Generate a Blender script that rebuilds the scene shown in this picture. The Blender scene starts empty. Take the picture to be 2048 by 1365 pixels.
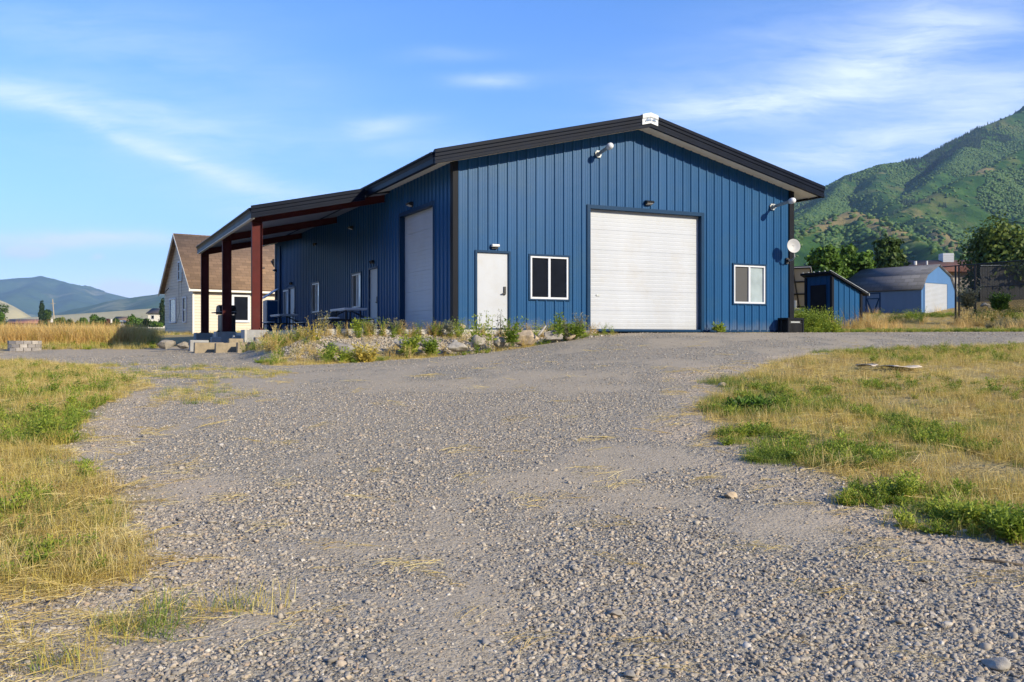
import bpy, math, random
import numpy as np
from mathutils import Vector, Matrix
random.seed(7); RS = np.random.RandomState(11)
S = bpy.context.scene
COL = S.collection
R = math.radians
F, CX, HY, CAM = 1860.0, 1024.0, 683.0, 1.55        # focal (px of the 2048 photo), eye height
SLAB = 1.87                                          # slab level above the ground at the camera
BA = R(25.6)
BU = (math.cos(BA), math.sin(BA)); BV = (-BU[1], BU[0]); BC = (-1.616, 25.9)

# ------------------------------------------------------------------ helpers
def at(px, py, Y): return Vector(((px-CX)/F*Y, Y, CAM+(HY-py)/F*Y))
def bw(u, v, z=0.0): return Vector((BC[0]+BU[0]*u+BV[0]*v, BC[1]+BU[1]*u+BV[1]*v, SLAB+z))
def bl(x, y):
    dx, dy = x-BC[0], y-BC[1]
    return dx*BU[0]+dy*BU[1], dx*BV[0]+dy*BV[1]
def tag(o, label=None, cat=None, group=None, kind=None):
    if label: o['label'] = label
    if cat: o['category'] = cat
    if group: o['group'] = group
    if kind: o['kind'] = kind
    return o
def thing(name, label, cat, loc=(0,0,0), rz=0.0, group=None):
    o = bpy.data.objects.new(name, None); COL.objects.link(o)
    o.location = loc; o.rotation_euler = (0,0,rz); o.empty_display_size = .3
    return tag(o, label, cat, group)
def dup(root, loc, rz, label, group=None):
    def cp(o, par):
        c = o.copy(); COL.objects.link(c); c.parent = par
        for ch in list(o.children): cp(ch, c)
        return c
    r = cp(root, None); r.location = loc; r.rotation_euler = (0,0,rz)
    r['label'] = label
    if group: r['group'] = group
    return r
class MB:
    def __init__(s): s.v=[]; s.f=[]; s.m=[]; s.mi=0
    def face(s, pts):
        n=len(s.v); s.v += [tuple(p) for p in pts]; s.f.append(tuple(range(n,n+len(pts)))); s.m.append(s.mi)
    def box(s, x0,x1,y0,y1,z0,z1, M=None):
        p=[(x0,y0,z0),(x1,y0,z0),(x1,y1,z0),(x0,y1,z0),(x0,y0,z1),(x1,y0,z1),(x1,y1,z1),(x0,y1,z1)]
        s.hexa(p, M); return s
    def hexa(s, p, M=None):
        if M is not None: p=[M @ Vector(q) for q in p]
        n=len(s.v); s.v += [tuple(q) for q in p]
        for f in ((0,3,2,1),(4,5,6,7),(0,1,5,4),(1,2,6,5),(2,3,7,6),(3,0,4,7)):
            s.f.append(tuple(n+i for i in f)); s.m.append(s.mi)
    def bar(s, a, b, w, h, up=(0,0,1)):
        a=Vector(a); b=Vector(b); d=(b-a).normalized(); up=Vector(up)
        if abs(d.dot(up))>.99: up=Vector((1,0,0))
        x=d.cross(up).normalized(); z=x.cross(d)
        p=[]
        for q in (a,b):
            p += [q-x*w/2-z*h/2, q+x*w/2-z*h/2, q+x*w/2+z*h/2, q-x*w/2+z*h/2]
        n=len(s.v); s.v += [tuple(q) for q in p]
        for f in ((0,1,2,3),(7,6,5,4),(0,4,5,1),(1,5,6,2),(2,6,7,3),(3,7,4,0)):
            s.f.append(tuple(n+i for i in f)); s.m.append(s.mi)
        return s
    def tube(s, pts, r, n=8, cap=True):
        pts=[Vector(p) for p in pts]; rr = r if isinstance(r,(list,tuple)) else [r]*len(pts)
        base=len(s.v); prev=None
        for i,p in enumerate(pts):
            d=(pts[min(i+1,len(pts)-1)]-pts[max(i-1,0)]).normalized()
            if prev is None:
                t=Vector((0,0,1)) if abs(d.z)<.9 else Vector((1,0,0))
                x=d.cross(t).normalized()
            else: x=(prev-d*prev.dot(d)).normalized()
            prev=x; y=d.cross(x)
            for k in range(n):
                a=2*math.pi*k/n; s.v.append(tuple(p+(x*math.cos(a)+y*math.sin(a))*rr[i]))
        for i in range(len(pts)-1):
            for k in range(n):
                a=base+i*n+k; b=base+i*n+(k+1)%n
                s.f.append((a,b,b+n,a+n)); s.m.append(s.mi)
        if cap:
            s.f.append(tuple(base+k for k in reversed(range(n)))); s.m.append(s.mi)
            e=base+(len(pts)-1)*n; s.f.append(tuple(e+k for k in range(n))); s.m.append(s.mi)
        return s
    def prism(s, poly, fn0, fn1):      # poly of 2d points; fn maps to 3d at each end
        n=len(poly); b=len(s.v)
        s.v += [tuple(fn0(*p)) for p in poly]+[tuple(fn1(*p)) for p in poly]
        for k in range(n):
            j=(k+1)%n; s.f.append((b+k,b+j,b+n+j,b+n+k)); s.m.append(s.mi)
        s.f.append(tuple(b+k for k in reversed(range(n)))); s.m.append(s.mi)
        s.f.append(tuple(b+n+k for k in range(n))); s.m.append(s.mi)
        return s
    def strip(s, prof, fn0, fn1):      # open profile
        n=len(prof); b=len(s.v)
        s.v += [tuple(fn0(*p)) for p in prof]+[tuple(fn1(*p)) for p in prof]
        for k in range(n-1): s.f.append((b+k,b+k+1,b+n+k+1,b+n+k)); s.m.append(s.mi)
        return s
    def lathe(s, prof, n=20, M=None):  # prof (r,z)
        b=len(s.v)
        for (r,z) in prof:
            for k in range(n):
                a=2*math.pi*k/n; p=Vector((r*math.cos(a), r*math.sin(a), z))
                s.v.append(tuple(M@p if M is not None else p))
        for i in range(len(prof)-1):
            for k in range(n):
                a=b+i*n+k; c=b+i*n+(k+1)%n
                s.f.append((a,c,c+n,a+n)); s.m.append(s.mi)
        return s
    def build(s, name, mats, parent=None, smooth=False, label=None):
        me=bpy.data.meshes.new(name); me.from_pydata(s.v,[],s.f)
        if not isinstance(mats,(list,tuple)): mats=[mats]
        for m in mats: me.materials.append(m)
        me.polygons.foreach_set('material_index', s.m)
        if smooth: me.polygons.foreach_set('use_smooth',[True]*len(s.f))
        me.update()
        o=bpy.data.objects.new(name, me); COL.objects.link(o)
        if parent: o.parent=parent
        if label: o['label']=label
        return o
def npmesh(name, V, Fq, mats, parent=None, link=True, smooth=False):
    V=np.asarray(V,dtype=np.float32); Fq=np.asarray(Fq,dtype=np.int32); k=Fq.shape[1]
    me=bpy.data.meshes.new(name)
    me.vertices.add(len(V)); me.vertices.foreach_set('co',V.ravel())
    me.loops.add(Fq.size); me.loops.foreach_set('vertex_index',Fq.ravel())
    me.polygons.add(len(Fq)); me.polygons.foreach_set('loop_start',np.arange(len(Fq),dtype=np.int32)*k)
    me.polygons.foreach_set('loop_total',np.full(len(Fq),k,dtype=np.int32))
    if smooth: me.polygons.foreach_set('use_smooth',np.ones(len(Fq),dtype=bool))
    if not isinstance(mats,(list,tuple)): mats=[mats]
    for m in mats: me.materials.append(m)
    me.update(calc_edges=True); me.validate()
    o=bpy.data.objects.new(name,me)
    if link: COL.objects.link(o)
    if parent: o.parent=parent
    return o

# ------------------------------------------------------------------ materials
class N:
    def __init__(s, nt): s.nt=nt; s.L=nt.links
    def n(s, t, **kw):
        x=s.nt.nodes.new(t)
        for k,v in kw.items():
            if k=='i':
                for kk,vv in v.items():
                    if hasattr(vv,'node'): s.L.new(vv, x.inputs[kk])
                    else: x.inputs[kk].default_value=vv
            else: setattr(x,k,v)
        return x
    def math(s, op, a, b=None, c=None, clamp=False):
        i={0:a}
        if b is not None: i[1]=b
        if c is not None: i[2]=c
        return s.n('ShaderNodeMath', operation=op, use_clamp=clamp, i=i).outputs[0]
    def mix(s, f, a, b, typ='MIX'):
        x=s.n('ShaderNodeMix', data_type='RGBA', blend_type=typ)
        for idx,vv in ((0,f),(6,a),(7,b)):
            if hasattr(vv,'node'): s.L.new(vv,x.inputs[idx])
            else: x.inputs[idx].default_value = vv if idx==0 else (*vv[:3],1)
        return x.outputs[2]
    def ramp(s, f, stops, interp='LINEAR'):
        x=s.n('ShaderNodeValToRGB'); x.color_ramp.interpolation=interp
        e=x.color_ramp.elements
        while len(e)<len(stops): e.new(.5)
        for q,(p,c) in zip(e,stops):
            q.position=p; q.color=(*c,1) if isinstance(c,(tuple,list)) else (c,c,c,1)
        s.L.new(f,x.inputs[0]); return x.outputs[0]
    def noise(s, vec, scale, detail=4, rough=.55, dist=0.0):
        x=s.n('ShaderNodeTexNoise'); x.inputs['Scale'].default_value=scale
        x.inputs['Detail'].default_value=detail; x.inputs['Roughness'].default_value=rough; x.inputs['Distortion'].default_value=dist
        if vec is not None: s.L.new(vec,x.inputs['Vector'])
        return x.outputs['Fac']
    def map(s, vec, scale=(1,1,1), rot=(0,0,0), loc=(0,0,0)):
        x=s.n('ShaderNodeMapping'); x.inputs['Scale'].default_value=scale; x.inputs['Rotation'].default_value=rot; x.inputs['Location'].default_value=loc
        s.L.new(vec,x.inputs['Vector']); return x.outputs[0]
def newmat(name):
    m=bpy.data.materials.new(name); m.use_nodes=True; nt=m.node_tree
    b=nt.nodes['Principled BSDF']; return m, N(nt), b
def mat(name, col, rough=.6, metal=0.0, var=.12, vscale=3.0, bump=0.0, bscale=60.0, spec=.5, dirt=None, streak=False):
    """plain surface with procedural wear: value variation, optional bump, optional dirt colour in blotches"""
    m,n,b=newmat(name)
    tc=n.n('ShaderNodeTexCoord').outputs['Object']
    v=n.map(tc,(1,1,.12)) if streak else tc
    nz=n.noise(v, vscale, 5, .6)
    lo=tuple(c*(1-var) for c in col); hi=tuple(min(1,c*(1+var)) for c in col)
    c=n.ramp(nz,[(.3,lo),(.7,hi)])
    if dirt:
        dn=n.noise(n.map(tc,loc=(3,1,7)), vscale*.7, 6, .65)
        c=n.mix(n.math('MULTIPLY', n.ramp(dn,[(.5,0.0),(.75,1.0)]), dirt[1]), c, dirt[0])
    if name in ('blue_steel','white_door_paint'):
        zz=n.n('ShaderNodeSeparateXYZ',i={0:tc}).outputs['Z']
        df=n.math('MULTIPLY',n.ramp(n.math('MULTIPLY_ADD',n.noise(n.map(tc,(1,1,.35)),5,6,.7),.7,n.math('MULTIPLY',zz,-1.0)),[(.0,0.0),(.42,1.0)]),.3)
        c=n.mix(df,c,(.26,.24,.2))
    n.L.new(c,b.inputs['Base Color'])
    b.inputs['Metallic'].default_value=metal; b.inputs['Specular IOR Level'].default_value=spec
    rr=n.math('MULTIPLY_ADD', nz, .15, rough-.075); n.L.new(rr,b.inputs['Roughness'])
    if bump:
        bn=n.noise(tc,bscale,4,.6); x=n.n('ShaderNodeBump',i={'Strength':bump,'Distance':.02,'Height':bn})
        n.L.new(x.outputs[0],b.inputs['Normal'])
    return m
def mat_lap(name, col, pitch, axis='Z', depth=.012, var=.08, rough=.55, col2=None):   # siding or shingles: horizontal courses
    m,n,b=newmat(name); tc=n.n('ShaderNodeTexCoord').outputs['Object']
    sp=n.n('ShaderNodeSeparateXYZ',i={0:tc}).outputs[axis]
    fr=n.math('FRACT', n.math('DIVIDE',sp,pitch))
    nz=n.noise(n.map(tc,(1,1,6)),2.0,5)
    c=n.ramp(nz,[(.3,tuple(k*(1-var) for k in col)),(.7,tuple(k*(1+var) for k in col))])
    c=n.mix(n.ramp(fr,[(.0,1.0),(.16,0.0)]), c, tuple(k*.45 for k in col))     # darker line along the foot of each course
    n.L.new(c,b.inputs['Base Color']); b.inputs['Roughness'].default_value=rough
    x=n.n('ShaderNodeBump',i={'Strength':.9,'Distance':depth,'Height':n.math('SUBTRACT',1.0,fr)})
    n.L.new(x.outputs[0],b.inputs['Normal']); return m
def mat_shingle(name, col, scale=3.2, sx=1.0):
    m,n,b=newmat(name); tc=n.n('ShaderNodeTexCoord').outputs['Object']
    uv=n.n('ShaderNodeUVMap').outputs[0]
    br=n.n('ShaderNodeTexBrick'); n.L.new(uv,br.inputs['Vector'])
    br.inputs['Scale'].default_value=scale; br.inputs['Mortar Size'].default_value=.02; br.inputs['Brick Width'].default_value=.9; br.inputs['Row Height'].default_value=.42
    br.inputs['Color1'].default_value=(*[k*.72 for k in col],1); br.inputs['Color2'].default_value=(*[k*1.25 for k in col],1); br.inputs['Mortar'].default_value=(*[k*.4 for k in col],1)
    nz=n.noise(tc,1.3,6,.7)
    c=n.mix(.35, br.outputs['Color'], n.ramp(nz,[(.3,tuple(k*.75 for k in col)),(.7,tuple(k*1.2 for k in col))]))
    n.L.new(c,b.inputs['Base Color']); b.inputs['Roughness'].default_value=.85
    x=n.n('ShaderNodeBump',i={'Strength':.6,'Distance':.02,'Height':br.outputs['Fac']}); x.invert=True
    n.L.new(x.outputs[0],b.inputs['Normal']); return m
def mat_leaf(name, c0, c1, c2=None, trans=.35, nscale=.9, rough=.55, inst=True):
    m,n,b=newmat(name)
    tc=n.n('ShaderNodeTexCoord').outputs['Object']
    oi=n.n('ShaderNodeObjectInfo').outputs['Random']
    nz=n.noise(tc,nscale,3,.6)
    geo=n.n('ShaderNodeNewGeometry').outputs['Random Per Island']
    f=n.math('ADD', n.math('MULTIPLY',nz,.45), n.math('ADD', n.math('MULTIPLY',geo,.35), n.math('MULTIPLY',oi,.3 if inst else .0)))
    c=n.ramp(f,[(.25,c0),(.55,c1),(.85,c2 or c1)])
    n.L.new(c,b.inputs['Base Color']); b.inputs['Roughness'].default_value=rough; b.inputs['Specular IOR Level'].default_value=.25
    tr=n.n('ShaderNodeBsdfTranslucent',i={'Color':c})
    mx=n.n('ShaderNodeMixShader',i={0:trans}); n.L.new(b.outputs[0],mx.inputs[1]); n.L.new(tr.outputs[0],mx.inputs[2])
    n.L.new(mx.outputs[0], n.nt.nodes['Material Output'].inputs[0]); return m
def mat_rock(name, c0, c1, scale=4, bump=.6):
    m,n,b=newmat(name); tc=n.n('ShaderNodeTexCoord').outputs['Object']
    nz=n.noise(tc,scale,8,.65); n2=n.noise(tc,scale*6,4,.7)
    c=n.ramp(n.math('ADD',n.math('MULTIPLY',nz,.7),n.math('MULTIPLY',n2,.3)),[(.3,c0),(.55,c1),(.7,tuple(k*1.25 for k in c1))])
    n.L.new(c,b.inputs['Base Color']); b.inputs['Roughness'].default_value=.85
    x=n.n('ShaderNodeBump',i={'Strength':bump,'Distance':.04,'Height':nz}); n.L.new(x.outputs[0],b.inputs['Normal']); return m
M = {}
M['blue']   = mat('blue_steel', (.007,.064,.17), .36, 0, .1, 1.2, .12, 2.5, .2, ((.03,.08,.13),.35), True)
M['jamb']   = mat('blue_trim', (.007,.035,.085), .42, 0, .08, 2.0, 0,60,.1)
M['black']  = mat('black_trim', (.004,.007,.016), .42, 0, .2, 2.0, .03, 5.0, .06)
M['charcoal']= mat('charcoal_trim', (.012,.0135,.018), .45, 0, .15, 2.0, 0,60,.05)
M['roofm']  = mat('dark_roof_steel', (.012,.014,.02), .45, 0, .15, 1.0, 0,60,.25)
M['soffit'] = mat('cream_soffit', (.88,.81,.68), .6, 0, .07, 2.0)
M['liner']  = mat('grey_ceiling', (.36,.36,.38), .6, 0, .08, 1.5)
M['whited'] = mat('white_door_paint', (.375,.40,.44), .45, 0, .05, 1.5, dirt=((.33,.31,.28),.4), streak=True)
M['whitev'] = mat('white_vinyl', (.52,.54,.58), .4, 0, .04, 2.0)
M['red']    = mat('red_oxide_steel', (.075,.012,.011), .65, 0, .18, 3.0, .05, 20, .15, dirt=((.11,.035,.025),.4))
M['conc']   = mat('concrete', (.3,.3,.295), .85, 0, .14, 4.0, .25, 40, dirt=((.26,.24,.21),.6))
M['concl']  = mat('pale_concrete', (.44,.425,.39), .85, 0, .1, 4.0, .2, 40, dirt=((.4,.36,.3),.5))
M['timber'] = mat('weathered_timber', (.26,.21,.14), .85, 0, .25, 5.0, .3, 30, streak=False)
M['galv']   = mat('galvanised_steel', (.36,.38,.38), .5, .5, .12, 12.0)
M['lampwhite']=mat('white_plastic', (.6,.59,.57), .35, 0, .04, 5.0)
M['blackp'] = mat('black_plastic', (.012,.012,.013), .4, 0, .15, 5.0)
M['ironblack']=mat('black_iron', (.02,.02,.022), .5, .3, .2, 6.0)
M['tabletop']=mat('grey_plastic_top', (.4,.43,.48), .4, 0, .07, 5.0)
M['screen'] = mat('insect_screen', (.05,.05,.052), .7, 0, .1, 8.0)
M['dish']   = mat('grey_dish', (.36,.365,.37), .5, 0, .04, 5.0)
M['paper']  = mat('cardboard', (.5,.43,.34), .85, 0, .1, 5.0, .2, 12)
M['wood']   = mat('pole_wood', (.36,.3,.22), .85, 0, .2, 4.0)
M['steelrod']= mat('dark_post_steel', (.03,.035,.03), .6, .2, .2, 9.0)
M['wrap']   = mat('white_wrap', (.5,.53,.55), .35, 0, .08, 9.0, .25, 25)
M['ink']    = mat('blue_ink', (.05,.13,.28), .5, 0, .25, 30.0)
M['cream']  = mat_lap('cream_siding', (.56,.485,.37), .2)
M['creamtrim']=mat('cream_trim', (.66,.62,.54), .55, 0, .06)
M['brownroof']=mat_shingle('brown_shingle', (.235,.15,.09), 1.5)
M['darkshingle']=mat_shingle('charcoal_shingle', (.11,.112,.125), 1.5)
M['ranchroof']=mat_shingle('red_brown_shingle', (.2,.085,.05), 1.5)
M['barnblue']=mat('blue_board', (.1,.16,.24), .7, 0, .08, 2.0, streak=True)
M['barnfront']=mat('bright_blue_board', (.05,.14,.31), .65, 0, .07, 2.0, streak=True)
M['stucco'] = mat('grey_stucco', (.36,.33,.29), .9, 0, .1, 3.0, .2, 40)
M['brownwall']=mat('brown_wall', (.2,.12,.08), .85, 0, .12, .6)
M['brownmetal']=mat('brown_metal_roof', (.27,.13,.085), .6, 0, .1, .5)
M['panelback']=mat('panel_back', (.42,.39,.34), .7, 0, .06, 1.0)
M['carpaint']=mat('dark_car_paint', (.04,.05,.07), .3, 0, .05)
M['trunk']  = mat('bark', (.11,.085,.06), .9, 0, .25, 6.0, .5, 20)
M['rock']   = mat_rock('grey_boulder', (.11,.1,.085), (.29,.26,.22), 5)
M['rocktan']= mat_rock('tan_boulder', (.2,.15,.1), (.43,.34,.23), 5)
M['rockpale']=mat_rock('pale_boulder', (.15,.135,.11), (.35,.32,.27), 6)
M['paver']  = mat_rock('paver_block', (.22,.2,.18), (.38,.35,.32), 5,.3)
M['ring_dark']= mat_rock('dark_paver_block', (.14,.13,.125), (.26,.24,.23), 5,.3)
def glassmat(name, base, rough=.04, spec=.6):
    m,n,b=newmat(name); tc=n.n('ShaderNodeTexCoord').outputs['Object']
    nz=n.noise(tc,1.7,4); c=n.ramp(nz,[(.3,tuple(k*.8 for k in base)),(.7,tuple(k*1.2 for k in base))])
    n.L.new(c,b.inputs['Base Color']); b.inputs['Roughness'].default_value=rough; b.inputs['Specular IOR Level'].default_value=spec
    bn=n.noise(tc,.9,2); x=n.n('ShaderNodeBump',i={'Strength':.04,'Distance':.05,'Height':bn}); n.L.new(x.outputs[0],b.inputs['Normal'])
    return m
M['glass']  = glassmat('dark_glass', (.01,.012,.018), .05, .2)
M['glassb'] = glassmat('blind_behind_glass', (.3,.36,.38), .08)
M['glassw'] = glassmat('blind_sky_reflection_glass', (.72,.8,.86), .06, 1.0)  # blind behind glass, base colour paled to paint in the sky's reflection
M['globe']  = glassmat('clear_globe', (.62,.64,.66), .1)

# ------------------------------------------------------------------ terrain
GX=np.array([-200,-40,-14,-8,-4.5,-.3,2.3,6,14,24,40,200.])
GY=np.array([-60,0,4,8,12,16,20,24,28,31,34,40,50,62,90,140.])
TT=np.array([
 [0]*12,
 [0]*12,
 [.18,.18,.19,.2,.2,.2,.2,.2,.2,.2,.2,.2],
 [.42,.42,.43,.45,.46,.48,.5,.5,.52,.54,.55,.55],
 [.62,.62,.64,.68,.70,.76,.81,.82,.84,.86,.9,.9],
 [.8,.8,.84,.88,.92,1.02,1.1,1.12,1.13,1.15,1.2,1.2],
 [.9,.9,.93,.98,1.0,1.14,1.38,1.41,1.41,1.42,1.45,1.5],
 [.95,.95,.98,1.05,1.06,1.27,1.66,1.69,1.68,1.68,1.7,1.8],
 [1.0,1.0,1.02,1.2,1.22,1.4,1.79,1.81,1.81,1.8,1.82,1.95],
 [1.1,1.1,1.08,1.38,1.4,1.42,1.8,1.83,1.84,1.86,1.88,2.1],
 [1.3,1.3,1.25,1.42,1.44,1.46,1.8,1.85,1.89,1.92,2.0,2.4],
 [1.42,1.42,1.46,1.48,1.5,1.5,1.8,1.85,2.02,2.08,2.4,3.2],
 [1.46,1.46,1.55,1.6,1.6,1.6,1.8,2.0,2.4,2.6,3.5,5.0],
 [1.55,1.6,2.2,2.3,2.3,2.2,2.2,2.6,3.2,3.9,5.0,7.0],
 [2.1,2.1,2.8,2.9,3.0,3.0,3.2,3.6,4.6,5.6,7.0,9.0],
 [3.2,3.3,4.0,4.4,4.6,5,5.5,6,8,9.5,11,13.0]])
fx=np.arange(-200,200.1,.5); fy=np.arange(-60,140.1,.5)
_tmp=np.array([np.interp(fx,GX,r) for r in TT])
FG=np.array([np.interp(fy,GY,_tmp[:,i]) for i in range(len(fx))])   # [x,y]
for _ in range(10):
    P=np.pad(FG,1,mode='edge'); FG=(P[:-2,1:-1]+P[2:,1:-1]+P[1:-1,:-2]+P[1:-1,2:]+4*FG)/8
def vnoise(x,y,seed=0):
    xi=np.floor(x).astype(np.int64); yi=np.floor(y).astype(np.int64); xf=x-xi; yf=y-yi
    def h(a,b):
        n=(a*374761393+b*668265263+seed*1442695041)&0x7fffffff
        n=((n^(n>>13))*1274126177)&0x7fffffff
        return ((n^(n>>16))&0xffff)/65535.0
    u=xf*xf*(3-2*xf); v=yf*yf*(3-2*yf)
    return (h(xi,yi)*(1-u)+h(xi+1,yi)*u)*(1-v)+(h(xi,yi+1)*(1-u)+h(xi+1,yi+1)*u)*v
def fbm(x,y,s,o=4,seed=0):
    x=np.asarray(x,float); y=np.asarray(y,float); t=0; a=.5
    for k in range(o): t=t+a*(vnoise(x*s+17.3*k,y*s-9.1*k,seed+k)-.5); s*=2.03; a*=.5
    return t*2
def G(x,y):
    x=np.asarray(x,float); y=np.asarray(y,float)
    i=np.clip((x+200)/.5,0,len(fx)-1.001); j=np.clip((y+60)/.5,0,len(fy)-1.001)
    i0=i.astype(int); j0=j.astype(int); a=i-i0; b=j-j0
    z=FG[i0,j0]*(1-a)*(1-b)+FG[i0+1,j0]*a*(1-b)+FG[i0,j0+1]*(1-a)*b+FG[i0+1,j0+1]*a*b
    z=z+np.clip(y-140,0,325)*(.016+.012*np.clip(x/60,0,1))+np.clip(y-465,0,None)*.0245
    # bank of gravel and earth that carries the concrete apron
    dx,dy=x-BC[0],y-BC[1]; u=dx*BU[0]+dy*BU[1]; v=dx*BV[0]+dy*BV[1]
    du=np.maximum(np.maximum(-4.0-u,u-4.2),0); dv=np.maximum(np.maximum(-.5-v,v-18.6),0); d=np.hypot(du,dv)
    side=np.clip((v-3)/2,0,1)*(u<-3)
    bank=SLAB-.13-d*(.42+.9*side)
    z=np.where((bank>z)&(d<1.6), bank, z)
    near=np.clip((34-y)/10,0,1)*(y>0)
    z=z+near*(.035*fbm(x,y,.5,3,5)+.012*fbm(x,y,2.2,2,9))
    return z
def Gs(x,y): return float(G(np.array([x]),np.array([y]))[0])
RF=np.array([(3.25,5.3),(2.72,6.5),(2.3,7.9),(2.2,9.0),(2.25,10.3),(2.83,12.5),(3.45,14.3),(4.8,16.8),(6.8,18.7),(9.3,19.8),(11.2,20.3),(80,22),(80,-20),(9,-5),(5.0,4.0)])
LF=np.array([(-2.05,5.05),(-2.5,6.0),(-2.95,7.0),(-4.1,8.5),(-5.1,10.8),(-5.5,13.0),(-6.6,16.0),(-8.2,18.5),(-10.5,21.5),(-14,25.5),(-17.5,30),(-18.5,34),(-12,36),(-9.5,37),(-8,60),(-6,70),(-40,80),(-80,60),(-80,3.5),(-8,3.6),(-2.9,4.45)])
BF=np.array([(90,35.5),(60,34.6),(30,33.6),(12.4,33.2),(10.0,32.6),(6,41),(0,60),(-30,82),(-200,138),(200,138),(200,35.5)])
def sdist(poly,x,y):
    x=np.asarray(x,float); y=np.asarray(y,float)
    d=np.full(x.shape,1e9); ins=np.zeros(x.shape,bool); n=len(poly)
    for k in range(n):
        ax,ay=poly[k]; bx,by=poly[(k+1)%n]; ex,ey=bx-ax,by-ay
        t=np.clip(((x-ax)*ex+(y-ay)*ey)/(ex*ex+ey*ey),0,1)
        d=np.minimum(d,np.hypot(x-ax-t*ex,y-ay-t*ey))
        c=((ay>y)!=(by>y)); 
        with np.errstate(divide='ignore',invalid='ignore'):
            xi=ax+(y-ay)*ex/np.where(ey==0,1e-9,ey)
        ins^=c&(x<xi)
    return np.where(ins,d,-d)          # positive inside the vegetation
def veg(x,y):
    s=np.maximum(np.maximum(sdist(RF,x,y),sdist(LF,x,y)),sdist(BF,x,y))
    s=np.where(np.asarray(y)>138,5,s)
    return s+.55*fbm(x,y,.7,3,21)*np.clip(np.asarray(y)/9,0.45,1.6)
def grid_axis(lo, hi, bands):
    a=[lo]; 
    while a[-1]<hi:
        x=a[-1]
        for (l,h,st) in bands:
            if l<=x<h: break
        else: st=max(abs(x)*.12,2)
        a.append(x+st)
    return np.array(a)
ax=grid_axis(-9000,12000,[(-18,18,.2),(-40,-18,.8),(18,40,.8)])
ay=grid_axis(-4600,13000,[(1,35,.2),(35,80,.8),(-60,1,2)])
XX,YY=np.meshgrid(ax,ay,indexing='ij')
ZZ=G(XX,YY)
nx,ny=XX.shape; idx=np.arange(nx*ny).reshape(nx,ny)
Fq=np.stack([idx[:-1,:-1],idx[1:,:-1],idx[1:,1:],idx[:-1,1:]],-1).reshape(-1,4)
def packed(x,y):
    x=np.asarray(x,float); y=np.asarray(y,float); q=x-.12*y
    return np.clip((fbm(q*.95+3,y*.42,1.0,4,33)+.35*fbm(x,y,1.6,2,34)+.03)/.26,0,1)
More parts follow.
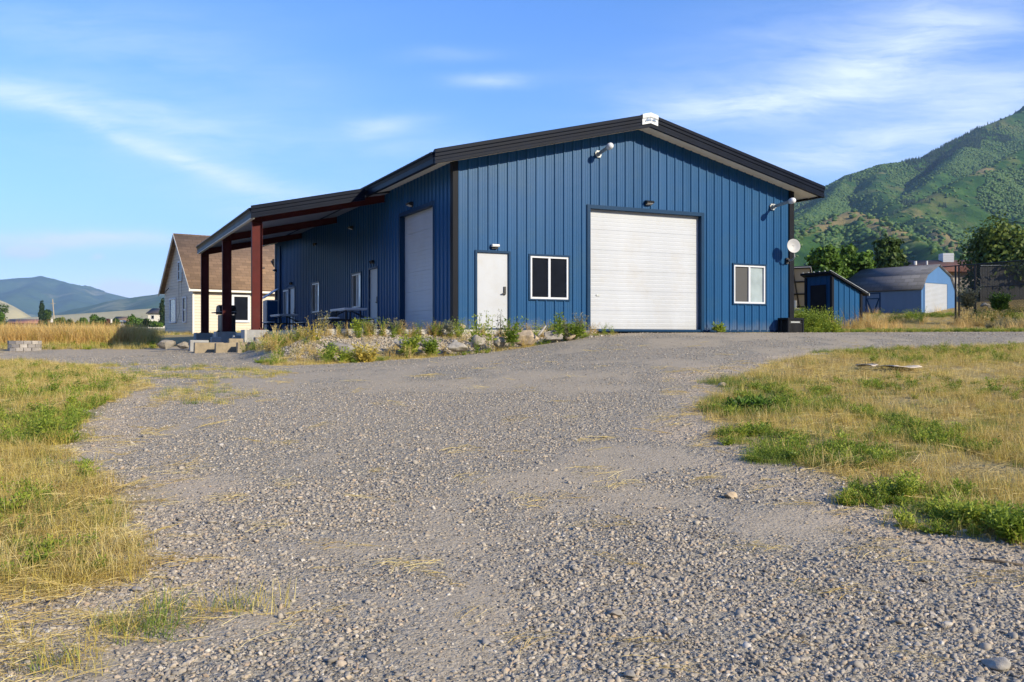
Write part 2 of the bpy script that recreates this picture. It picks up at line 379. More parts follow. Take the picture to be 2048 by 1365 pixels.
def ground_mat():
    m,n,b=newmat('gravel_and_soil')
    tc=n.n('ShaderNodeTexCoord').outputs['Object']
    vg=n.n('ShaderNodeAttribute',attribute_name='veg').outputs['Fac']
    dist=n.n('ShaderNodeSeparateXYZ',i={0:tc}).outputs['Y']
    def vor(s,feat='F1'):
        x=n.n('ShaderNodeTexVoronoi'); x.feature=feat; x.inputs['Scale'].default_value=s; n.L.new(tc,x.inputs['Vector']); return x
    v1=vor(42); v2=vor(95); v3=vor(17)
    r1=n.n('ShaderNodeSeparateColor',i={0:v1.outputs['Color']}).outputs[0]
    r2=n.n('ShaderNodeSeparateColor',i={0:v2.outputs['Color']}).outputs[1]
    r3=n.n('ShaderNodeSeparateColor',i={0:v3.outputs['Color']}).outputs[0]
    st=[(.0,(.07,.06,.042)),(.2,(.25,.215,.15)),(.5,(.43,.37,.255)),(.75,(.37,.335,.245)),(.9,(.57,.48,.32)),(1.0,(.7,.64,.5))]
    c1=n.ramp(r1,st); c2=n.ramp(r2,st); c3=n.ramp(r3,st)
    big=n.noise(tc,.55,5,.6)
    pk=n.n('ShaderNodeAttribute',attribute_name='packed').outputs['Fac']
    packed=n.ramp(n.math('ADD',pk,n.math('MULTIPLY_ADD',n.noise(tc,4,5,.7),1.1,-.55)),[(.2,0.0),(1.0,1.0)])
    stones=n.mix(.5,c1,c2); far=n.math('MULTIPLY',n.ramp(n.math('DIVIDE',dist,40.0),[(.2,0.0),(.6,1.0)]),.45)
    stones=n.mix(far,stones,c3)
    dirt=n.ramp(n.math('ADD',n.math('MULTIPLY',n.noise(tc,45,5,.8),.6),n.math('MULTIPLY',n.noise(tc,9,6,.75),.4)),[(.32,(.26,.2,.115)),(.48,(.5,.39,.235)),(.6,(.62,.5,.315)),(.72,(.74,.61,.4))])
    grav=n.mix(n.math('MULTIPLY',packed,.55),stones,n.mix(.18,dirt,c2))
    grav=n.mix(n.ramp(big,[(.35,.0),(.7,.35)]),grav,(.5,.41,.28))
    # tan bare edge along the vegetation
    edge=n.math('MULTIPLY',n.ramp(n.math('MULTIPLY_ADD',vg,.5,.5),[(.05,0.0),(.3,1.0)]),n.ramp(n.noise(tc,1.3,5,.65),[(.35,0.0),(.58,.9)]))
    grav=n.mix(edge,grav,n.ramp(n.noise(tc,50,5,.75),[(.3,(.44,.34,.21)),(.7,(.68,.55,.37))]))
    grav=n.mix(1.0,grav,(.84,.85,.92),'MULTIPLY')
    soil=n.ramp(n.noise(tc,14,6,.7),[(.25,(.09,.065,.03)),(.5,(.26,.19,.09)),(.75,(.42,.33,.17))])
    straw=n.ramp(n.noise(n.map(tc,(1,4,1),(0,0,.6)),30,4,.7),[(.3,(.2,.15,.06)),(.55,(.42,.33,.15)),(.8,(.58,.48,.26))])
    soil=n.mix(.6,soil,straw)
    green=n.ramp(n.noise(tc,.35,6,.65),[(.45,0.0),(.65,.55)])
    soil=n.mix(n.math('MULTIPLY',green,.6),soil,(.2,.18,.05))
    fieldfar=n.ramp(n.math('DIVIDE',dist,400.0),[(.15,0.0),(.5,1.0)])
    farcol=n.ramp(n.noise(tc,.006,5,.6),[(.35,(.12,.17,.06)),(.5,(.36,.3,.14)),(.7,(.46,.4,.22))])
    soil=n.mix(fieldfar,soil,farcol)
    vf=n.math('ADD',n.math('MULTIPLY',vg,1.6),n.math('MULTIPLY_ADD',n.noise(tc,5,5,.65),1.6,-.8))
    vf=n.ramp(n.math('MULTIPLY_ADD',vf,.5,.5),[(.35,0.0),(.65,1.0)])
    n.L.new(n.mix(vf,grav,soil),b.inputs['Base Color'])
    b.inputs['Roughness'].default_value=.9; b.inputs['Specular IOR Level'].default_value=.25
    h=n.math('ADD',n.math('MULTIPLY',v1.outputs['Distance'],-.55),n.math('ADD',n.math('MULTIPLY',v2.outputs['Distance'],-.25),n.math('MULTIPLY',n.noise(tc,25,5,.7),.9)))
    h=n.math('ADD',h,n.math('MULTIPLY',n.math('MULTIPLY',v3.outputs['Distance'],-1.2),n.math('SUBTRACT',1.0,packed)))
    bp=n.n('ShaderNodeBump',i={'Strength':n.math('MULTIPLY_ADD',packed,-.45,.85),'Distance':.026,'Height':h}); n.L.new(bp.outputs[0],b.inputs['Normal'])
    return m
M['ground']=ground_mat()
g=npmesh('ground',np.stack([XX,YY,ZZ],-1).reshape(-1,3),Fq,M['ground'],smooth=True); tag(g,kind='structure')
av=g.data.attributes.new('veg','FLOAT','POINT'); av.data.foreach_set('value',np.clip(veg(XX,YY),-2,2).ravel().astype(np.float32))
av=g.data.attributes.new('packed','FLOAT','POINT'); av.data.foreach_set('value',packed(XX,YY).ravel().astype(np.float32))

# concrete apron on the bank
mb=MB()
def poly_slab(mb,pts,z0,z1):
    mb.prism(pts,lambda u,v:(u,v,z0),lambda u,v:(u,v,z1))
poly_slab(mb,[(-4.0,-.5),(4.3,-.5),(4.3,.02),(0.02,.02),(.02,18.6),(-4.0,18.6)],-.45,0)
ap=mb.build('concrete_apron',M['concl']); ap.location=bw(0,0,0); ap.rotation_euler=(0,0,BA); tag(ap,kind='structure')

# ------------------------------------------------------------------ the workshop
W,Ln=12.19,24.4; OV,GO=.75,.6; RZ,EZ=6.47,4.81; SL=(RZ-EZ)/(W/2+OV)
def rtop(u): return RZ-abs(u-W/2)*SL
SD=.27                                                    # soffit below roof top
shop=thing('metal_workshop','large blue ribbed steel workshop with black trim, white doors and a red posted side canopy','workshop',bw(0,0,0),BA)
def ribs(L0,L1,pitch=.305,off=.1):
    p=[(L0,0.0)]; k=L0+off
    while k+.2<L1:
        for (a,d) in ((0,0),(.024,.034),(.058,.034),(.082,0),(.15,0),(.156,.005),(.172,.005),(.178,0),(.225,0),(.231,.005),(.247,.005),(.253,0)):
            if L0<k+a<L1: p.append((k+a,d))
        k+=pitch
    p.append((L1,0.0)); return p
def ribwall(mb, L0, L1, ztop, openings, emit, zb=0.0, off=.1, breaks=()):
    p=ribs(L0,L1,off=off)
    xs=np.array([q[0] for q in p]); ds=np.array([q[1] for q in p])
    ex=sorted(set(list(xs)+[o[0] for o in openings]+[o[1] for o in openings]+list(breaks)))
    dd=np.interp(ex,xs,ds)
    for i in range(len(ex)-1):
        a,b=ex[i],ex[i+1]; m=(a+b)/2; da,db=dd[i],dd[i+1]
        segs=[(zb,None)]
        for (o0,o1,z0,z1) in openings:
            if o0<m<o1:
                segs=([(zb,z0)] if z0>zb+.01 else [])+[(z1,None)]; break
        for (s0,s1) in segs:
            za=ztop(a) if s1 is None else s1; zc=ztop(b) if s1 is None else s1
            mb.face([emit(a,da,s0),emit(b,db,s0),emit(b,db,zc),emit(a,da,za)])
# openings (u0,u1,z0,z1)
FO=[(.68,1.68,.0,2.2),(2.36,3.64,.91,2.17),(4.36,8.45,0,3.66),(9.73,11.05,.91,2.17)]
LO=[(1.55,4.55,0,3.7),(6.95,7.97,0,2.23),(9.0,10.22,.93,2.2),(15.2,16.53,.93,2.2),(19.92,21.06,0,2.22),(21.29,22.55,.93,2.2)]
mb=MB(); ribwall(mb,0,W,lambda u:rtop(u)-SD+.02,FO,lambda u,d,z:(u,-d,z),breaks=[W/2]); mb.build('wall',M['blue'],shop)
mb=MB(); ribwall(mb,0,Ln,lambda v:rtop(0)-SD+.02,LO,lambda v,d,z:(-d,v,z),off=.16); mb.build('wall',M['blue'],shop)
mb=MB(); ribwall(mb,0,Ln,lambda v:rtop(W)-SD+.02,[],lambda v,d,z:(W+d,v,z)); ribwall(mb,0,W,lambda u:rtop(u)-SD+.02,[],lambda u,d,z:(u,Ln+d,z),breaks=[W/2]); mb.build('wall',M['blue'],shop)
# roof: two ribbed slopes
mb=MB()
v0,v1=-GO,Ln+.4
for s in (0,1):
    ue=-OV if s==0 else W+OV
    mb.prism([(ue,rtop(ue)-.05),(W/2,RZ-.05),(W/2,RZ),(ue,rtop(ue))],lambda u,z:(u,v0,z),lambda u,z:(u,v1,z))
    k=v0+.18
    while k<v1:
        mb.prism([(ue-.02 if s==0 else ue+.02,rtop(ue)-.004),(W/2,RZ-.004),(W/2,RZ+.036),(ue-.02 if s==0 else ue+.02,rtop(ue)+.036)],lambda u,z:(u,k-.03,z),lambda u,z:(u,k+.03,z)); k+=.305
roof=mb.build('roof',M['roofm'],shop)
mb=MB(); mb.prism([(W/2-.16,RZ-.02),(W/2,RZ+.06),(W/2+.16,RZ-.02)],lambda u,z:(u,v0+.02,z),lambda u,z:(u,v1,z)); mb.build('ridge_cap',M['roofm'],roof)
# rake fascia with stepped profile, both slopes
def slope(mb,poly,u0,u1):
    mb.prism(poly,lambda v,z:(u0,v,rtop(u0)+z),lambda v,z:(u1,v,rtop(u1)+z))
prof=[(-GO+.04,.05),(-GO-.06,.05),(-GO-.085,.03),(-GO-.085,-.05),(-GO-.06,-.075),(-GO-.06,-.15),(-GO-.035,-.17),(-GO-.035,-.245),(-GO-.055,-.26),(-GO-.055,-.345),(-GO+.04,-.345)]
for s in (0,1):
    mb=MB(); slope(mb,prof,*( (-OV-.06,W/2) if s==0 else (W/2,W+OV+.06))); mb.build('rake_trim',M['black'],shop)
mb=MB()
for (a,b) in ((-OV,W/2),(W/2,W+OV)): slope(mb,[(-GO+.04,-SD-.03),(0.03,-SD-.03),(.03,-SD),(-GO+.04,-SD)],a,b)
mb.build('soffit',M['soffit'],shop)
# eaves: boxed soffit and gutter on both sides
for s,u0 in ((-1,0.0),(1,W)):
    mb=MB(); ue=u0+s*OV; z=rtop(ue)
    mb.prism([(u0-s*.03,rtop(u0)-SD-.012),(ue-s*.02,z-SD-.012),(ue-s*.02,z-SD+.01),(u0-s*.03,rtop(u0)-SD+.01)],lambda u,zz:(u,.032,zz),lambda u,zz:(u,v1-.05,zz))
    mb.build('soffit',M['soffit'],shop)
    mb=MB(); g0=ue+s*.012
    pf=[(g0,z-.03),(g0+s*.115,z-.03),(g0+s*.125,z-.05),(g0+s*.115,z-.085),(g0+s*.085,z-.11),(g0+s*.06,z-.2),(g0+s*.06,z-.34),(g0-s*.06,z-.34),(g0-s*.06,z-.31),(g0,z-.31)]
    mb.prism(pf,lambda u,zz:(u,-GO+.045,zz),lambda u,zz:(u,v1-.02,zz)); mb.build('gutter',M['black'],shop)
# torn white wrap left on the ridge end, with smudged blue print
mb=MB()
pw=[(-GO+.03,.075),(-GO-.09,.072),(-GO-.1,.03),(-GO-.095,-.05),(-GO-.072,-.08),(-GO-.072,-.24),(-GO-.05,-.24),(-GO+.03,.06)]
for (a,b,da) in ((W/2-.3,W/2,1),(W/2,W/2+.26,1)): slope(mb,pw,a,b)
wr=mb.build('wrap_patch',M['wrap'],shop)
for (k0,k1) in ((0,5),(6,9)):
    mb=MB()
    for k in range(k0,k1):
        uu=W/2-.2+k*.042; h=.055+.025*((k*7)%3); z0=rtop(uu)-.16; nz=rtop(uu+.042)-.16
        mb.box(uu,uu+.014,-GO-.1015,-GO-.0965,z0,z0+h); mb.box(uu+.014,uu+.044,-GO-.1012,-GO-.0968,z0+.008+.012*(k%2),z0+.026+.012*(k%2))
    mb.build('print_mark',M['ink'],wr)
# corner trims
mb=MB(); mb.box(-.05,.1,-.055,-.002,0,rtop(.0)-SD-.01); mb.box(-.055,-.002,-.05,.15,0,rtop(0)-SD-.015); mb.build('corner_trim',M['charcoal'],shop)
mb=MB(); mb.box(W-.14,W+.05,-.055,-.002,0,rtop(W)-SD-.01); mb.box(W+.002,W+.055,-.05,.12,0,rtop(W)-SD-.015); mb.build('corner_trim',M['charcoal'],shop)
mb=MB(); mb.box(-.05,.12,Ln-.0,Ln+.05,0,rtop(0)-SD-.015); mb.box(-.055,-.002,Ln-.12,Ln+.05,0,rtop(0)-SD-.015); mb.build('corner_trim',M['jamb'],shop)
# local frames for front (f) and left wall (l): map (a along, d outward, z)
fr=lambda a,d,z:(a,-d,z)
lf=lambda a,d,z:(-d,a,z)
def wbox(mb,T,a0,a1,d0,d1,z0,z1):
    p=[T(a0,d1,z0),T(a1,d1,z0),T(a1,d0,z0),T(a0,d0,z0),T(a0,d1,z1),T(a1,d1,z1),T(a1,d0,z1),T(a0,d0,z1)]
    if T is lf: p=[p[1],p[0],p[3],p[2],p[5],p[4],p[7],p[6]]
    mb.hexa(p)
def jamb(T,o,mt,w=.07,dep=.16,out=.042):
    mb=MB(); a0,a1,z0,z1=o
    wbox(mb,T,a0-w,a0+.012,-dep,out,max(z0-.0,0),z1+w); wbox(mb,T,a1-.012,a1+w,-dep,out,max(z0,0),z1+w)
    wbox(mb,T,a0+.012,a1-.012,-dep,out+.003,z1-.012,z1+w)
    if z0>.1: wbox(mb,T,a0-w,a1+w,-dep,out+.006,z0-w,z0-.0)
    return mb.build('opening_trim',mt,shop)
def walkdoor(T,o,lock,hinge_left=True):
    jamb(T,o,M['jamb'],.05)
    a0,a1,z0,z1=o
    mb=MB(); wbox(mb,T,a0+.016,a1-.016,-.055,-.012,.012,z1-.016)
    d=mb.build('door',M['whited'],shop)
    mb=MB(); b=a1-.12 if hinge_left else a0+.12
    wbox(mb,T,b-.035,b+.035,-.012,.02,1.03,1.24); wbox(mb,T,b-.028,b+.028,.02,.032,1.06,1.22)
    wbox(mb,T,b-.11 if hinge_left else b-.01,b+.01 if hinge_left else b+.11,.03,.05,1.02,1.05); wbox(mb,T,b-.012,b+.012,-.012,.04,1.0,1.05)
    mb.build('lock',M['blackp'],d)
    h=a0+.016 if hinge_left else a1-.016
    for hz in (.25,1.1,1.95):
        mb=MB(); wbox(mb,T,h-.012,h+.02,-.02,.0,hz,hz+.1); mb.build('hinge',M['galv'],d)
def ohdoor(T,o,nsec):
    jamb(T,o,M['jamb'],.1,.2,.045)
    a0,a1,z0,z1=o; mb=MB(); h=z1/nsec; pr=[]
    for k in range(nsec):
        z=k*h
        pr+= [(z+.001,-.008),(z+.006,0.0)]
        for q in (.2,.4,.6,.8): pr+=[(z+h*q-.014,0),(z+h*q-.005,-.0025),(z+h*q+.005,-.0025),(z+h*q+.014,0)]
        pr+= [(z+h-.006,0),(z+h-.001,-.008)]
    mb.strip(pr,lambda z,d:T(a0+.013,-.13+d,z),lambda z,d:T(a1-.013,-.13+d,z))
    d=mb.build('overhead_door',M['whited'],shop)
    mb=MB()
    wbox(mb,T,a0+.013,a1-.013,-.14,-.105,0.0,.035); mb.build('bottom_seal',M['blackp'],d)
    mb=MB(); c=(a0+a1)/2
    wbox(mb,T,a0+.3,a0+.42,-.131,-.1,1.05,1.09); mb.build('handle',M['galv'],d)
def window(T,o,left,right):
    jamb(T,o,M['jamb'],.04,.1,.04)
    a0,a1,z0,z1=o; mb=MB(); w=.055
    a0+=.013;a1-=.013;z1-=.013; z0+=.001
    wbox(mb,T,a0,a0+w,-.06,.025,z0,z1); wbox(mb,T,a1-w,a1,-.06,.025,z0,z1)
    wbox(mb,T,a0+w,a1-w,-.06,.025,z0,z0+w); wbox(mb,T,a0+w,a1-w,-.06,.025,z1-w,z1)
    m=(a0+a1)/2; wbox(mb,T,m-.035,m+.035,-.05,.015,z0+w,z1-w)
    f=mb.build('window',M['whitev'],shop)
    mb=MB(); wbox(mb,T,a0+w,m-.035,-.045,-.03,z0+w,z1-w); mb.build('pane',left,f)
    mb=MB(); wbox(mb,T,m+.035,a1-w,-.045,-.03,z0+w,z1-w); mb.build('pane',right,f)
walkdoor(fr,FO[0],'r'); ohdoor(fr,FO[2],6)
window(fr,FO[1],M['glass'],M['glass']); window(fr,FO[3],M['screen'],M['glassb'])
ohdoor(lf,LO[0],6); walkdoor(lf,LO[1],'l',False); walkdoor(lf,LO[4],'l',False)
for k in (2,3,5): window(lf,LO[k],M['glassw'],M['screen'])
# sill flashing and downspout
mb=MB(); wbox(mb,fr,.14,W-.14,-.01,.02,-.02,.05); mb.build('base_trim',M['jamb'],shop)
mb=MB(); wbox(mb,lf,22.95,23.03,.05,.12,.25,4.45); mb.build('downspout',M['jamb'],shop)
# side canopy: roof, gutter, rafters, posts
CV0,CV1,CU=5.62,18.75,-4.49; CZ0,CZ1=4.66,3.87
def ctop(u): return CZ0+(CZ1-CZ0)*((-OV-.14)-u)/((-OV-.14)-CU)
mb=MB(); ui=-.02
mb.prism([(CU,ctop(CU)-.05),(ui,ctop(-OV-.14)-.05+.02),(ui,ctop(-OV-.14)+.02),(-OV-.14,ctop(-OV-.14)),(CU,ctop(CU))],lambda u,z:(u,CV0,z),lambda u,z:(u,CV1,z))
k=CV0+.2
while k<CV1:
    mb.prism([(CU-.02,ctop(CU)-.004),(-OV-.14,ctop(-OV-.14)-.004),(-OV-.14,ctop(-OV-.14)+.036),(CU-.02,ctop(CU)+.036)],lambda u,z:(u,k-.03,z),lambda u,z:(u,k+.03,z)); k+=.305
can=mb.build('canopy',M['roofm'],shop)
mb=MB(); mb.prism([(CU+.03,ctop(CU)-.17),(-.05,ctop(-.05)-.17-.05),(-.05,ctop(-.05)-.15-.05),(CU+.03,ctop(CU)-.15)],lambda u,z:(u,CV0+.05,z),lambda u,z:(u,CV1-.05,z)); mb.build('ceiling',M['liner'],can)
for (va,sg) in ((CV0,-1),(CV1,1)):
    mb=MB()
    pf=[(va-sg*.0,.05),(va+sg*.06,.05),(va+sg*.08,.02),(va+sg*.08,-.06),(va+sg*.05,-.08),(va+sg*.05,-.17),(va+sg*.03,-.19),(va+sg*.03,-.27),(va+sg*.05,-.28),(va+sg*.05,-.34),(va-sg*.0,-.34)]
    mb.prism(pf,lambda v,z:(CU-.06,v,ctop(CU-.06)+z),lambda v,z:(-OV-.14,v,ctop(-OV-.14)+z))
    mb.build('rake_trim',M['black'],can)
mb=MB(); z=ctop(CU); g0=CU
pf=[(g0,z-.03),(g0-.115,z-.03),(g0-.125,z-.05),(g0-.115,z-.085),(g0-.085,z-.11),(g0-.06,z-.2),(g0-.06,z-.33),(g0+.05,z-.33),(g0+.05,z-.3),(g0,z-.3)]
mb.prism(pf,lambda u,zz:(u,CV0+.002,zz),lambda u,zz:(u,CV1-.002,zz)); mb.build('gutter',M['black'],can)
mb=MB(); mb.box(CU-.055,CU+.06,CV0+.01,CV1-.01,z-.36,z-.332); mb.build('gutter_lip',M['creamtrim'],can)
for v in (6.15,12.3,18.45):
    mb=MB(); uo=-4.27
    zt=lambda u: ctop(u)-.175-.03
    def sl(a,b,y0,y1,t,bq):   # slanted member between u=a and b
        mb.hexa([(a,y0,zt(a)-bq),(b,y0,zt(b)-bq),(b,y1,zt(b)-bq),(a,y1,zt(a)-bq),(a,y0,zt(a)-t),(b,y0,zt(b)-t),(b,y1,zt(b)-t),(a,y1,zt(a)-t)])
    a,b=uo+.16,-.04
    sl(a,b,v-.075,v+.075,0,.012); sl(a,b,v-.006,v+.006,.012,.25); sl(a,b,v-.075,v+.075,.25,.262)
    mb.build('rafter',M['red'],can)
    mb=MB(); zt0=ctop(uo)-.18
    mb.box(uo-.16,uo-.148,v-.1,v+.1,.06,zt0); mb.box(uo+.148,uo+.16,v-.1,v+.1,.06,zt0); mb.box(uo-.148,uo+.148,v-.008,v+.008,.06,zt0)
    mb.box(uo-.2,uo+.2,v-.14,v+.14,.04,.06); mb.box(uo-.148,uo+.148,v-.1,v+.1,zt0-.3,zt0-.285)
    for sx in (-.11,.11):
        for sy in (-.06,.06): mb.box(uo+sx-.018,uo+sx+.018,v+sy-.018,v+sy+.018,.06,.11)
    mb.build('post',M['red'],can)

# ------------------------------------------------------------------ fittings fixed on the walls
def bpos(T,a,d,z): return bw(*[T(a,d,z)[0],T(a,d,z)[1]],z)
def wall_lamp(T,a,z,label,kind,rz):
    t=thing('wall_lamp',label,'wall lamp',bpos(T,a,.0,z),rz,'lamps fixed to the workshop walls')
    mb=MB()                               # local: x along, -y outward
    if kind=='white':
        mb.box(-.09,.09,-.07,0,-.05,.0); mb.build('bracket',M['blackp'],t)
        mb=MB(); mb.prism([(-.04,.0),(-.15,.0),(-.17,.03),(-.15,.075),(-.04,.085)],lambda y,zz:(-.11,y,zz),lambda y,zz:(.11,y,zz)); mb.build('lamp_head',M['lampwhite'],t)
    elif kind=='pack':
        mb.box(-.07,.07,-.045,0,-.07,.07); mb.build('bracket',M['blackp'],t)
        mb=MB(); mb.prism([(-.04,-.05),(-.19,.0),(-.2,.03),(-.14,.07),(-.04,.08)],lambda y,zz:(-.13,y,zz),lambda y,zz:(.13,y,zz)); hd=mb.build('lamp_head',M['blackp'],t)
        mb=MB(); mb.prism([(-.06,-.054),(-.18,-.014),(-.18,-.010),(-.06,-.05)],lambda y,zz:(-.1,y,zz-.006),lambda y,zz:(.1,y,zz-.006)); mb.build('lens',M['lampwhite'],hd)
    else:
        mb.lathe([(0,0),(.06,0),(.06,.03),(0,.03)],12,Matrix.Rotation(R(90),4,'X')); mb.build('bracket',M['blackp'],t)
        for sx in (-1,1):
            mb=MB(); Mx=Matrix.Translation((sx*.08,-.07,.02))@Matrix.Rotation(R(115),4,'X')@Matrix.Rotation(sx*R(20),4,'Y')
            mb.lathe([(0,-.06),(.035,-.06),(.04,-.02),(.065,.06),(.06,.065),(0,.055)],12,Mx)
            mb.tube([(0,-.02,0),(sx*.06,-.05,.02)],.012,6); mb.build('lamp_head',M['blackp'],t)
    return t
wall_lamp(fr,1.22,2.35,'small white bulkhead lamp above the front walk door','white',BA)
wall_lamp(fr,6.42,3.93,'black wall pack lamp above the wide front overhead door','pack',BA)
RL=BA-R(90)
wall_lamp(lf,3.4,3.93,'black wall pack lamp above the overhead door on the shaded side wall','pack',RL)
wall_lamp(lf,10.05,3.93,'small lamp under the canopy between first window and nearest red post','pack',RL)
wall_lamp(lf,15.8,3.85,'small dark lamp under the canopy above the middle side window','twin',RL)
wall_lamp(lf,7.5,2.45,'black twin head lamp above the nearer walk door of the side wall','twin',RL)
wall_lamp(lf,20.5,2.43,'black twin head lamp above the far walk door of the side wall','twin',RL)
wall_lamp(lf,24.2,3.3,'flood lamp sticking out at the far end of the side wall','pack',RL)
def pipe_lamp(a,z,tip,label):
    t=thing('pipe_lamp',label,'lamp',bpos(fr,a,.04,z),BA,'lamps on galvanised pipe arms')
    mb=MB(); mb.box(-.07,.07,-.02,0,-.1,.1); mb.box(-.1,.1,-.012,0,-.06,.06); mb.build('base_plate',M['galv'],t)
    d=Vector((tip[0],-tip[1],tip[2])); e=d*.78
    mb=MB(); mb.tube([(0,-.01,0),e],.05,12); mb.tube([e*.97,e*1.0],.065,12); mb.tube([Vector((0,-.02,0)),d*.12],.07,12); mb.build('pipe_arm',M['galv'],t)
    q=d.normalized().to_track_quat('Z','Y').to_matrix().to_4x4()
    mb=MB(); mb.lathe([(.0,0),(.07,0),(.095,.04),(.1,.09),(.1,.13),(.085,.19),(.05,.225),(0,.235)],16,Matrix.Translation(e)@q); mb.build('globe',M['globe'],t,True)
pipe_lamp(4.64,5.29,(.04,.62,.13),'galvanised pipe lamp high under the gable near the ridge')
pipe_lamp(11.32,4.12,(.06,.98,.1),'galvanised pipe lamp near the right corner under the eave')
# satellite dish
p=bpos(fr,11.95,.02,2.36)
t=thing('satellite_dish','round pale grey satellite dish on a bent arm at the right corner','satellite dish',p,BA)
mb=MB(); mb.box(-.05,.05,-.05,0,-.1,.1); mb.box(-.03,.03,-.12,-.05,-.03,.05); mb.build('bracket',M['ironblack'],t)
mb=MB(); mb.tube([(.0,-.1,0),(.0,-.28,.01),(-.06,-.44,.1),(-.12,-.47,.27)],.022,10); mb.build('arm',M['galv'],t)
dd=Vector((-.28,-1,.1)).normalized(); cc=Vector((-.17,-.52,.45))
q=dd.to_track_quat('Z','Y').to_matrix().to_4x4(); Mx=Matrix.Translation(cc)@q
mb=MB(); mb.lathe([(0,-.035),(.08,-.031),(.16,-.018),(.225,.004),(.232,.004),(.232,-.006),(.16,-.03),(.08,-.045),(0,-.05)],32,Mx); ds=mb.build('reflector',M['dish'],t,True)
mb=MB()
for (x,y) in ((-.02,.05),(-.07,-.03),(.03,-.04)): mb.lathe([(0,-.026),(.011,-.028),(.011,-.04)],8,Mx@Matrix.Translation((x,y,0)))
mb.tube([Mx@Vector((-.07,-.03,-.029)),Mx@Vector((.0,.02,-.03)),Mx@Vector((.03,-.04,-.029))],.003,5)
mb.tube([Mx@Vector((-.02,.05,-.029)),Mx@Vector((-.02,.0,-.031))],.003,5)
mb.build('fixing_mark',M['galv'],ds)
# slatted black box at the right corner
t=thing('black_crate','black slatted box standing at the foot of the right front corner','crate',bw(11.82,-.36,-.0),BA)
mb=MB()
for (x0,x1) in ((-.34,-.28),(.28,.34)):
    for (y0,y1) in ((-.24,-.18),(.18,.24)): mb.box(x0,x1,y0,y1,-.05,.44)
mb.box(-.345,.345,-.245,.245,.38,.45); mb.build('frame',M['charcoal'],t)
mb=MB(); mb.box(-.28,.28,-.2,-.19,-.04,.38); mb.box(-.3,.3,.1,.18,-.04,.38)
for k in range(11): mb.box(-.27+k*.05,-.25+k*.05,-.225,-.2,-.03,.24)
mb.box(-.27,.27,-.23,-.2,.25,.27); mb.build('slats',M['blackp'],t)
mb=MB(); mb.box(-.2,.18,-.222,-.202,.29,.325); mb.build('label_strip',M['galv'],t)
# metal clad enclosure at the far end of the side wall
t=thing('meter_enclosure','blue metal enclosure with a sloped open lid at the far end of the side wall','enclosure',bw(-.36,23.9,0),BA)
mb=MB(); mb.box(-.3,.3,-.45,.5,-.3,1.75); mb.build('body',M['blue'],t)
mb=MB(); mb.hexa([(-.42,-.5,1.82),(.3,-.5,2.3),(.3,.55,2.3),(-.42,.55,1.82),(-.42,-.5,1.87),(.3,-.5,2.35),(.3,.55,2.35),(-.42,.55,1.87)]); mb.build('lid',M['tabletop'],t)
mb=MB(); mb.box(-.31,-.27,-.47,-.45,-.3,1.76); mb.box(.26,.3,-.47,-.45,-.3,2.3); mb.box(-.27,.26,-.47,-.45,1.71,1.76); mb.build('trim',M['lampwhite'],t)

# ------------------------------------------------------------------ under the canopy
def picnic(label,loc,rz,group):
    t=thing('picnic_table',label,'picnic table',loc,rz,group)
    mb=MB(); mb.box(-.38,.38,-.92,.92,.72,.765); mb.box(-.36,.36,-.9,.9,.69,.72); mb.build('tabletop',M['tabletop'],t)
    for s in (-1,1):
        mb=MB(); mb.box(s*.68-.13,s*.68+.13,-.92,.92,.42,.46); mb.build('bench',M['tabletop'],t)
    for y in (-.6,.6):
        mb=MB()
        mb.tube([(-.75,y,.02),(-.68,y,.41)],.022,7); mb.tube([(.75,y,.02),(.68,y,.41)],.022,7)
        mb.tube([(-.24,y,.02),(-.24,y,.7)],.025,7); mb.tube([(.24,y,.02),(.24,y,.7)],.025,7)
        mb.tube([(-.68,y,.39),(.68,y,.39)],.02,7); mb.tube([(-.72,y*.35,.41),(-.1,0,.69)],.014,6); mb.tube([(.72,y*.35,.41),(.1,0,.69)],.014,6)
        mb.build('leg',M['ironblack'],t)
    return t
pt=picnic('grey topped picnic table standing nearest the side walk door',bw(-1.25,6.3,0),BA,'picnic tables under the canopy')
dup(pt,bw(-1.75,14.1,0),BA,'grey topped picnic table at the far end, partly behind the front red post','picnic tables under the canopy')
t=thing('patio_chair','low black patio chair with a tilted slatted back beside the far picnic table','chair',bw(-.95,10.6,0),BA+R(-70))
mb=MB()
for k in range(6): mb.box(-.25+k*.085,-.19+k*.085,-.25,.27,.38,.405)
mb.build('seat',M['ironblack'],t)
mb=MB()
for k in range(6): mb.hexa([(-.25+k*.085,.27,.4),(-.19+k*.085,.27,.4),(-.19+k*.085,.295,.4),(-.25+k*.085,.295,.4),(-.25+k*.085,.5,.86),(-.19+k*.085,.5,.86),(-.19+k*.085,.525,.86),(-.25+k*.085,.525,.86)])
mb.bar((-.29,.51,.85),(.3,.51,.85),.04,.04); mb.build('backrest',M['ironblack'],t)
for sx in (-1,1):
    mb=MB(); mb.tube([(sx*.28,-.26,0),(sx*.27,-.22,.6),(sx*.27,.36,.62)],.016,7); mb.tube([(sx*.28,.42,0),(sx*.27,.2,.4)],.016,7); mb.tube([(sx*.28,-.24,.36),(sx*.28,.3,.37)],.014,7); mb.build('side_frame',M['ironblack'],t)
